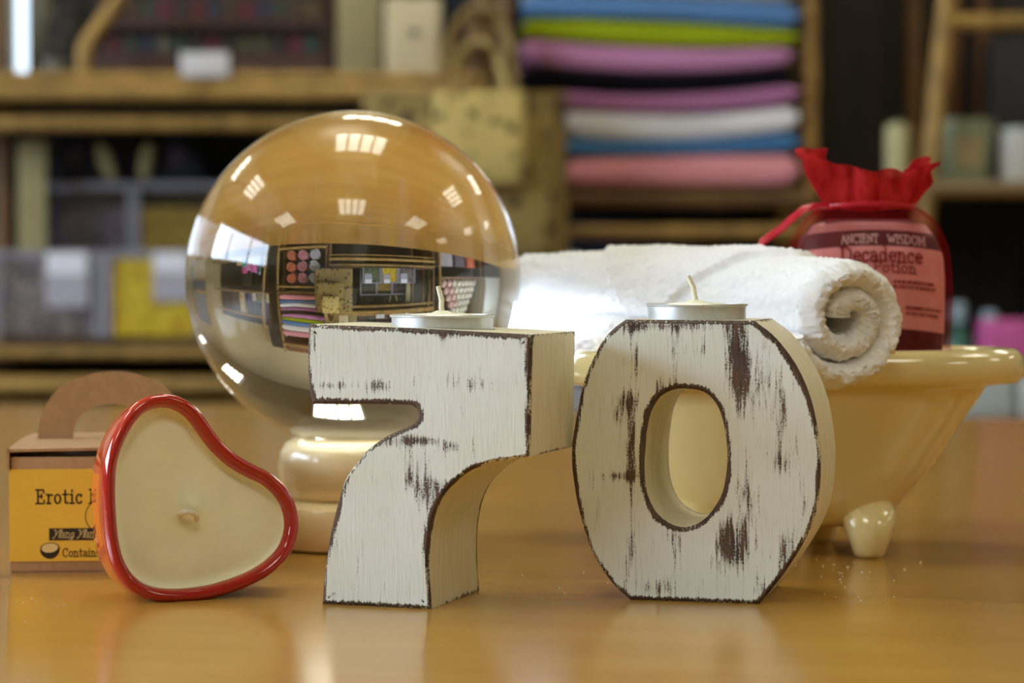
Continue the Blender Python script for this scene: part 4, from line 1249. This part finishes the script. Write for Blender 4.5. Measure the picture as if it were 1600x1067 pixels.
for i, (a, b, nm, c, lb) in enumerate(TOW):
    folded_towel(lb, xp(a, 3.46), xp(b, 3.46), [zp(v, 3.46) + zo for v in BND[i]], [zp(v, 3.46) + zo - .0004 for v in BND[i + 1]], 3.455, 3.78, rgb(*c), nm, i)
def crate():
    x0, x1 = xp(812, YF), xp(1244, YF)
    root = thing('wooden_crate', 'brown wooden crate on the top board of the towel shelf', 'crate', ((x0 + x1) / 2, (YF + YB) / 2, ZU + .0005))
    w = (x1 - x0) / 2
    for k in range(2): MB().box(-w, w, -.16, -.145, .005 + k * .05, .048 + k * .05).build('slat', plain('brown_crate_wood', rgb(120, 78, 46), .6, .15, 8, 0, stretch=(1, 8, 8)), root, 0)
    b = MB(); b.box(-w, w, .145, .16, 0, .1); b.box(-w, -w + .015, -.145, .145, 0, .1); b.box(w - .015, w, -.145, .145, 0, .1); b.box(-w + .015, w - .015, -.145, .145, 0, .012)
    b.build('box', MATS['brown_crate_wood'], root, 0)
crate()
def rolled(label, x, z, r, m, y=3.47, ln=.26, rot=0.0):
    root = bpy.data.meshes
    sp = spiral_xy(r, 3.4, 0, 90, rot, r * .06); th = r * .25
    o_, i_ = [], []
    NS = 8; mb = MB()
    for s in range(NS + 1):
        f = s / NS; ro = []
        ed = .45 + .55 * min(1, min(f, 1 - f) * 10)
        for k, (rr, an) in enumerate(sp):
            rr2 = rr * (1 - th / 2 / r) + th * .46 * ed
            ro.append((rr2 * math.cos(an), ln * f, rr2 * math.sin(an)))
        ri = []
        for k, (rr, an) in enumerate(sp):
            rr2 = rr * (1 - th / 2 / r) - th * .46 * ed
            ri.append((rr2 * math.cos(an), ln * f, rr2 * math.sin(an)))
        o_.append(ro); i_.append(ri)
    rings = [a + list(reversed(b)) for a, b in zip(o_, i_)]
    n = len(rings[0]); half = n // 2
    mb.loft(rings, cap0=False, cap1=False)
    for s in (0, NS):
        o = s * n
        for k in range(half - 1): mb.f.append((o + k, o + k + 1, o + n - 2 - k, o + n - 1 - k)); mb.mi.append(0)
    ob = mb.build('rolled_towel', m, None, 60); ob.location = (x, y, z)
    tag(ob, label, 'towel', 'rolled towels under the folded stack')
RT_ = {'coral': plain('towel_coral', rgb(226, 132, 96), .95, .06, 200, .001), 'pink': plain('towel_blush', rgb(222, 150, 158), .95, .06, 200, .001), 'white': plain('towel_white_roll', rgb(218, 216, 220), .95, .04, 200, .001)}
rr_ = .0505
for ci, (nm, px) in enumerate((('coral', 1120), ('pink', 1008), ('white', 896))):
    for ri in range(3):
        rolled('%s rolled towel, %s of its column below the folded towel stack' % (nm, ['bottom one', 'middle one', 'top one'][ri]), xp(px, 3.47) + (.004 if ri == 1 else 0), ZR + rr_ + .001 + ri * (2 * rr_ + .001), rr_, RT_[nm], rot=ri + ci)

# ---- dark boards, candle
a = rect(1284, 700, 1452, -330, 3.9)
o = struct('trim_1', MB().box(a[0] - .02, a[1] + .02, 3.9, 3.93, 0, a[3]), M_DARKWOOD)

# ---- right shelf unit
def shelf_right():
    xa = at(1462, 200, YF).x; xb = 1.72
    root = thing('bamboo_shelf', 'bamboo display stand on the right with pots and soaps, a leaning pole at its left', 'shelf', ((xa + xb) / 2, YF, 0))
    p0 = at(1484, -40, YF); p1 = at(1440, 380, YF); d = (p1 - p0) / (p1.z - p0.z)
    bamboo(p0 + d * (1.42 - p0.z), p0 + d * (0 - p0.z), .0145, 'post', root)
    bamboo((xb, YF, 0), (xb, YF, 1.42), .0135, 'post', root)
    for x in (xa + .03, xb): bamboo((x, YB, 0), (x, YB, 1.42), .0125, 'post', root, M_BAMBOOD)
    zs = zp(283, YF)
    bamboo((at(1466, 40, YF).x, YF, zp(34, YF)), (xb, YF, zp(30, YF)), .012, 'rail', root)
    bamboo((xa - .02, YF, zs - .014), (xb, YF, zs - .014), .009, 'rail', root)
    wbox(root, 'shelf_board', plain('pale_tan_board', rgb(150, 126, 88), .7, .1, 9), xp(1386, YF) , xb, YF - .02, YB, zs - .012, zs)
    z2 = zp(655, YF - .1)
    wbox(root, 'shelf_board', MATS['pale_tan_board'], xa + .02, xb, YF - .12, YB, z2 - .015, z2)
    bamboo((xa, YF - .12, z2 - .02), (xb, YF - .12, z2 - .02), .010, 'rail', root, M_BAMBOOD)
    wbox(root, 'back_panel', M_DARKWOOD, xa, xb, YB + .015, YB + .03, .1, 1.42)
    for x in (xp(1487, YB), xp(1530, YB)):
        bamboo((x, YB - .02, zs + .001), (x, YB - .02, 1.40), .009, 'spindle', root, plain('orange_brown_pole', rgb(112, 70, 34), .5, .2, 20))
    return zs, z2
ZC1, ZC2 = shelf_right()
def right_things():
    # pillar candle
    a = rect(1388, 283, 1428, 193, YF)
    root = thing('pillar_candle', 'cream pillar candle at the left end of the right shelf', 'candle', ((a[0] + a[1]) / 2, YF + .03, ZC1 + .0005))
    r = (a[1] - a[0]) / 2; h = a[3] - ZC1
    MB().lathe([(r * .98, 0), (r, .002), (r, h * .9), (r * .9, h), (r * .5, h - .004)], n=32).build('wax', plain('green_cream_wax', rgb(190, 184, 134), .5, .05, 30), root, 60)
    MB().tube([(0, 0, h - .005), (.001, 0, h + .008)], .0012, 8).build('wick', M_WICK, root, 60)
    def pot(px0, px1, pt, label, m, m2, y=YF + .05, taper=.8):
        a = rect(px0, 283, px1, pt, y)
        root = thing('plant_pot', label, 'pot', ((a[0] + a[1]) / 2, y + .03, ZC1 + .0005))
        r = (a[1] - a[0]) / 2; h = a[3] - ZC1
        MB().lathe([(r * taper * .96, 0), (r * taper, .002), (r * .97, h * .92), (r, h * .93), (r, h), (r * .93, h), (r * .9, h * .9), (r * .72, h * .2)], n=40).build('pot_body', m, root, 40)
        if m2:
            g = MB(); rows = []
            for z in (.25, .72):
                rr = r * (taper + (1 - taper) * z) * 1.015
                rows.append([(rr * math.sin(t), -rr * math.cos(t), h * z) for t in [(-.55 + 1.1 * k / 10) for k in range(11)]])
            g.loft(rows, closed=False, cap0=False, cap1=False); g.build('motif', m2, root, 60)
    pot(1466, 1560, 187, 'pale green tapered pot with a beige motif on the right shelf', plain('pale_green_glaze', rgb(148, 160, 128), .35, .05, 20), plain('beige_motif', rgb(176, 156, 116), .6, .15, 40))
    pot(1568, 1640, 200, 'small white pot right of the pale green pot', plain('white_glaze', rgb(198, 196, 184), .3, .04, 20), None, YF + .03, .95)
    pot(1660, 1745, 190, 'dusky indigo pot farther right on the right shelf', plain('indigo_glaze', rgb(60, 52, 110), .35, .08, 20), None, YF + .03, .95)
    pot(1775, 1850, 185, 'cream pot with orange motif farther right on the right shelf', plain('cream_glaze', rgb(206, 190, 150), .35, .05, 20), plain('orange_motif', rgb(200, 130, 70), .6, .15, 40))
    # dark boxes standing behind the pots
    for i, (p0, p1, pt, c, lb) in enumerate(((1548, 1640, 60, (34, 32, 34), 'black box standing behind the white pot'), (1660, 1760, 50, (96, 90, 104), 'grey lilac box standing behind the indigo pot'), (1790, 1900, 40, (178, 164, 122), 'sand coloured box standing behind the cream pot'), (1930, 2060, 60, (84, 70, 54), 'brown box at the right of the upper shelf'))):
        a = rect(p0, 283, p1, pt, YB - .12)
        o = MB().box(a[0], a[1], YB - .12, YB - .05, ZC1 + .0005, a[3], .003).build('display_box', plain('display_box_%d' % i, rgb(*c), .6, .12, 14), None, 30)
        tag(o, lb, 'box', 'boxes behind the pots')
    # lower board: soap pile, bottles, jars
    z = ZC2 + .0006; Y = YF - .06
    def bottle(px, pt, r, m, mc, label):
        Yb = YF + .03; a = at(px, pt, Yb); root = thing('bottle', label, 'bottle', (a.x, Yb, z)); h = a.z - z
        MB().lathe([(r * .95, 0), (r, .003), (r, h * .62), (r * .85, h * .7), (r * .35, h * .78), (r * .35, h * .84)], n=28).build('bottle_body', m, root, 50)
        MB().lathe([(r * .5, h * .82), (r * .55, h * .84), (r * .55, h * .98), (r * .4, h)], n=20).build('cap', mc, root, 40)
    TG = plain('teal_green_glass', rgb(56, 104, 92), .2, .1, 20); BW = plain('pale_blue_cap', rgb(172, 194, 206), .4, .05)
    bottle(1497, 472, .022, TG, BW, 'teal green bottle with pale blue cap just right of the red bag')
    bottle(1546, 486, .022, plain('dark_rose_glass', rgb(120, 66, 90), .2, .1, 20), BW, 'dark rose bottle between the teal bottle and the pink soap')
    def bar(px0, px1, py0, py1, c, label, y=Y - .03, nm='soap_bar'):
        a = rect(px0, py0, px1, py1, y)
        o = MB().box(a[0], a[1], y, y + .07, a[2], a[3], .006).build(nm, plain(nm + '_%d' % int(px0 + py0), rgb(*c), .6, .08, 40), None, 40); tag(o, label, 'soap' if nm == 'soap_bar' else 'box', 'products on the lower right board')
    GB = (176, 182, 178)
    a = rect(1505, 655, 1590, 578, Y - .05)
    bx = [(1506, 1588, 654.4, 575, GB, 'pale grey green box on the lower board, below the pink soap'), (1596, 1680, 654.4, 590, (206, 208, 206), 'white box right of the pale grey green box'), (1688, 1770, 654.4, 560, (70, 150, 150), 'teal box on the lower right board'), (1780, 1870, 654.4, 580, (196, 176, 120), 'straw coloured box on the lower right board')]
    for p0, p1, q0, q1, c, lb in bx: bar(p0, p1, q0, q1, c, lb, Y - .05, 'product_box')
    bar(1540, 1610, 574.6, 500, (204, 92, 158), 'bright pink soap block on the pale grey green box', Y - .045)
    bar(1616, 1690, 589.6, 520, (214, 120, 170), 'light pink soap block on the white box', Y - .045)
    bar(1700, 1765, 559.6, 490, (196, 60, 140), 'magenta soap block on the teal box', Y - .045)
    a = rect(1640, 470, 1800, 330, YF + .1)
    root = thing('display_case', 'black box shaped display case on the right stand below the pots', 'case', ((a[0] + a[1]) / 2, YF + .2, ZC2 + .0005))
    w = (a[1] - a[0]) / 2; h = a[3] - ZC2 - .03
    MB().box(-w, w, -.08, .10, 0, h, .004).build('case_body', plain('black_case', rgb(26, 24, 24), .4, .15, 10), root, 30)
    MB().box(-w * .85, w * .85, -.084, -.080, h * .55, h * .92, .001).build('front_panel', plain('smoky_panel', rgb(48, 44, 40), .15, .1, 10), root, 30)
right_things()

# ---- far right: a second rack, a blue grey board and a red panel seen through the ball
def far_right():
    root = thing('display_rack', 'bamboo framed rack with cream poster and blue grey goods at the far right', 'rack', (2.55, 3.3, 0), math.radians(-28))
    for x in (-.42, .42): MB().tube([(x, 0, 0), (x, 0, 1.75)], .016, 10).build('post', M_BAMBOO, root, 60)
    for z in (.35, .88, 1.12, 1.75): MB().tube([(-.42, 0, z), (.42, 0, z)], .014, 10).build('rail', M_BAMBOO, root, 60)
    MB().box(-.38, .38, .03, .05, .36, .86).build('cream_poster', plain('cream_poster_paper', rgb(186, 172, 146), .7, .05), root, 0)
    MB().box(-.38, .38, .04, .20, .89, 1.09).build('goods_box', plain('slate_goods', rgb(78, 84, 100), .7, .2, 10), root, 0)
    MB().box(-.38, .38, .05, .07, 1.14, 1.70).build('blue_grey_board', plain('blue_grey_board', rgb(112, 124, 140), .7, .08, 4), root, 0)
    o = MB().box(3.6, 4.9, Y1 - .04, Y1 - .0005, .0, 2.0).build('notice_board', plain('steel_blue_board', rgb(104, 116, 136), .7, .08, 3), None, 0); tag(o, 'large steel blue board on the back wall at the far right', 'board')
    o = MB().box(X1 - .05, X1 - .0005, 1.3, 2.0, .5, 1.5, .005).build('red_panel', plain('red_panel_paint', rgb(190, 40, 44), .5, .05, 5), None, 30); tag(o, 'red panel on the right hand wall', 'panel')
far_right()

# ---- left side of the shop: pyramid of bath bombs, white cupboard
def bomb_stand():
    xa, xb = -1.92, -1.08
    root = thing('display_stand', 'wooden stand with a pyramid of bath bombs, left of the bamboo shelf', 'stand', ((xa + xb) / 2, 3.6, 0))
    for x in (xa, xb):
        for y in (3.46, 3.82): bamboo((x, y, 0), (x, y, 1.75), .014, 'post', root)
    wbox(root, 'shelf_board', plain('tan_stand_wood', rgb(140, 104, 70), .6, .12, 8), xa, xb, 3.44, 3.84, .86, .885)
    wbox(root, 'shelf_board', MATS['tan_stand_wood'], xa, xb, 3.44, 3.84, .45, .47)
    wbox(root, 'back_panel', plain('dusky_panel', rgb(64, 58, 54), .8, .1, 5), xa, xb, 3.85, 3.865, .1, 1.75)
    return .8855
zb_ = bomb_stand()
def bombs():
    r = .044; x0 = -1.50; first = None
    mw = plain('white_bath_bomb', rgb(226, 222, 208), .8, .04, 120, .001); mp = plain('pale_pink_bath_bomb', rgb(224, 190, 184), .8, .04, 120, .001); mg = plain('pale_green_bath_bomb', rgb(206, 216, 190), .8, .04, 120, .001)
    for row in range(6):
        n = 8 - row
        for i in range(n):
            x = x0 + (i - (n - 1) / 2) * 2.02 * r; z = zb_ + r + .0005 + row * r * 1.76
            m, nm = (mp, 'pale pink') if (i >= n - 2 and row < 4) else (mg, 'pale green') if (row == 4 and i == 1) else (mw, 'white')
            s = MB(); s.sphere((0, 0, 0), r, 20, 12)
            if first is None or True:
                o = s.build('bath_bomb', m, None, 60)
            o.location = (x, 3.60, z)
            tag(o, '%s bath bomb, %s from the left in the %s row of the pyramid' % (nm, ORD[i], ['bottom', 'second', 'third', 'fourth', 'fifth', 'top'][row]), 'bath bomb', 'bath bombs in the pyramid')
    for i, (c, nm) in enumerate((((206, 96, 50), 'orange'), ((96, 78, 92), 'dull purple'), ((170, 160, 160), 'pale grey'))):
        x = -1.68 + i * .24
        o = MB().box(x - .1, x + .1, 3.5, 3.72, .4705, .75, .004).build('gift_pack', plain('gift_pack_%d' % i, rgb(*c), .5, .12, 14), None, 30); tag(o, nm + ' gift pack on the lower board under the bath bombs', 'box', 'packs under the bath bombs')
bombs()
def cupboard():
    root = thing('cupboard', 'tall white two door cupboard in the back left corner', 'cupboard', (-2.45, 3.62, 0))
    m = plain('white_cupboard_paint', rgb(214, 216, 208), .4, .02, 6); md = plain('dark_plinth', rgb(52, 52, 50), .6, .1, 6)
    MB().box(-.40, .40, -.2, .36, 0, .86).build('dark_base', md, root, 0)
    MB().box(-.40, .40, -.2, .36, .86, 2.1).build('cabinet_body', m, root, 0)
    for z0, z1 in ((.88, 1.38), (1.40, 2.08)):
        d = MB().box(-.39, .39, -.222, -.2005, z0, z1, .004).build('door', m, root, 30)
        MB().box(-.36, -.34, -.245, -.222, (z0 + z1) / 2 - .07, (z0 + z1) / 2 + .07, .004).build('handle', M_ALU, d, 30)
cupboard()

# ------------------------------------------------------------------ light, camera
wd = bpy.data.worlds.new('World'); S.world = wd; wd.use_nodes = True
wd.node_tree.nodes['Background'].inputs[0].default_value = (.75, .85, 1, 1); wd.node_tree.nodes['Background'].inputs[1].default_value = .3
cd = bpy.data.cameras.new('camera'); co = bpy.data.objects.new('camera', cd); COL.objects.link(co)
co.location = CAM; co.rotation_euler = (PI / 2 - PITCH, 0, 0)
cd.sensor_width = 22.3; cd.sensor_fit = 'HORIZONTAL'; cd.lens = F * 22.3 / 1600; cd.clip_start = .01
cd.dof.use_dof = True; cd.dof.focus_distance = .875; cd.dof.aperture_fstop = 5.6
S.camera = co
S.view_settings.view_transform = 'Standard'; S.view_settings.look = 'None'; S.view_settings.gamma = 1.0
S.view_settings.use_curve_mapping = False
S.view_settings.exposure = 0.3
cy = S.cycles
cy.use_denoising = True
cy.max_bounces = 12; cy.glossy_bounces = 6; cy.transmission_bounces = 10; cy.diffuse_bounces = 4; cy.transparent_max_bounces = 16
cy.caustics_refractive = True; cy.caustics_reflective = False; cy.blur_glossy = 0.3
cy.sample_clamp_indirect = 12.0
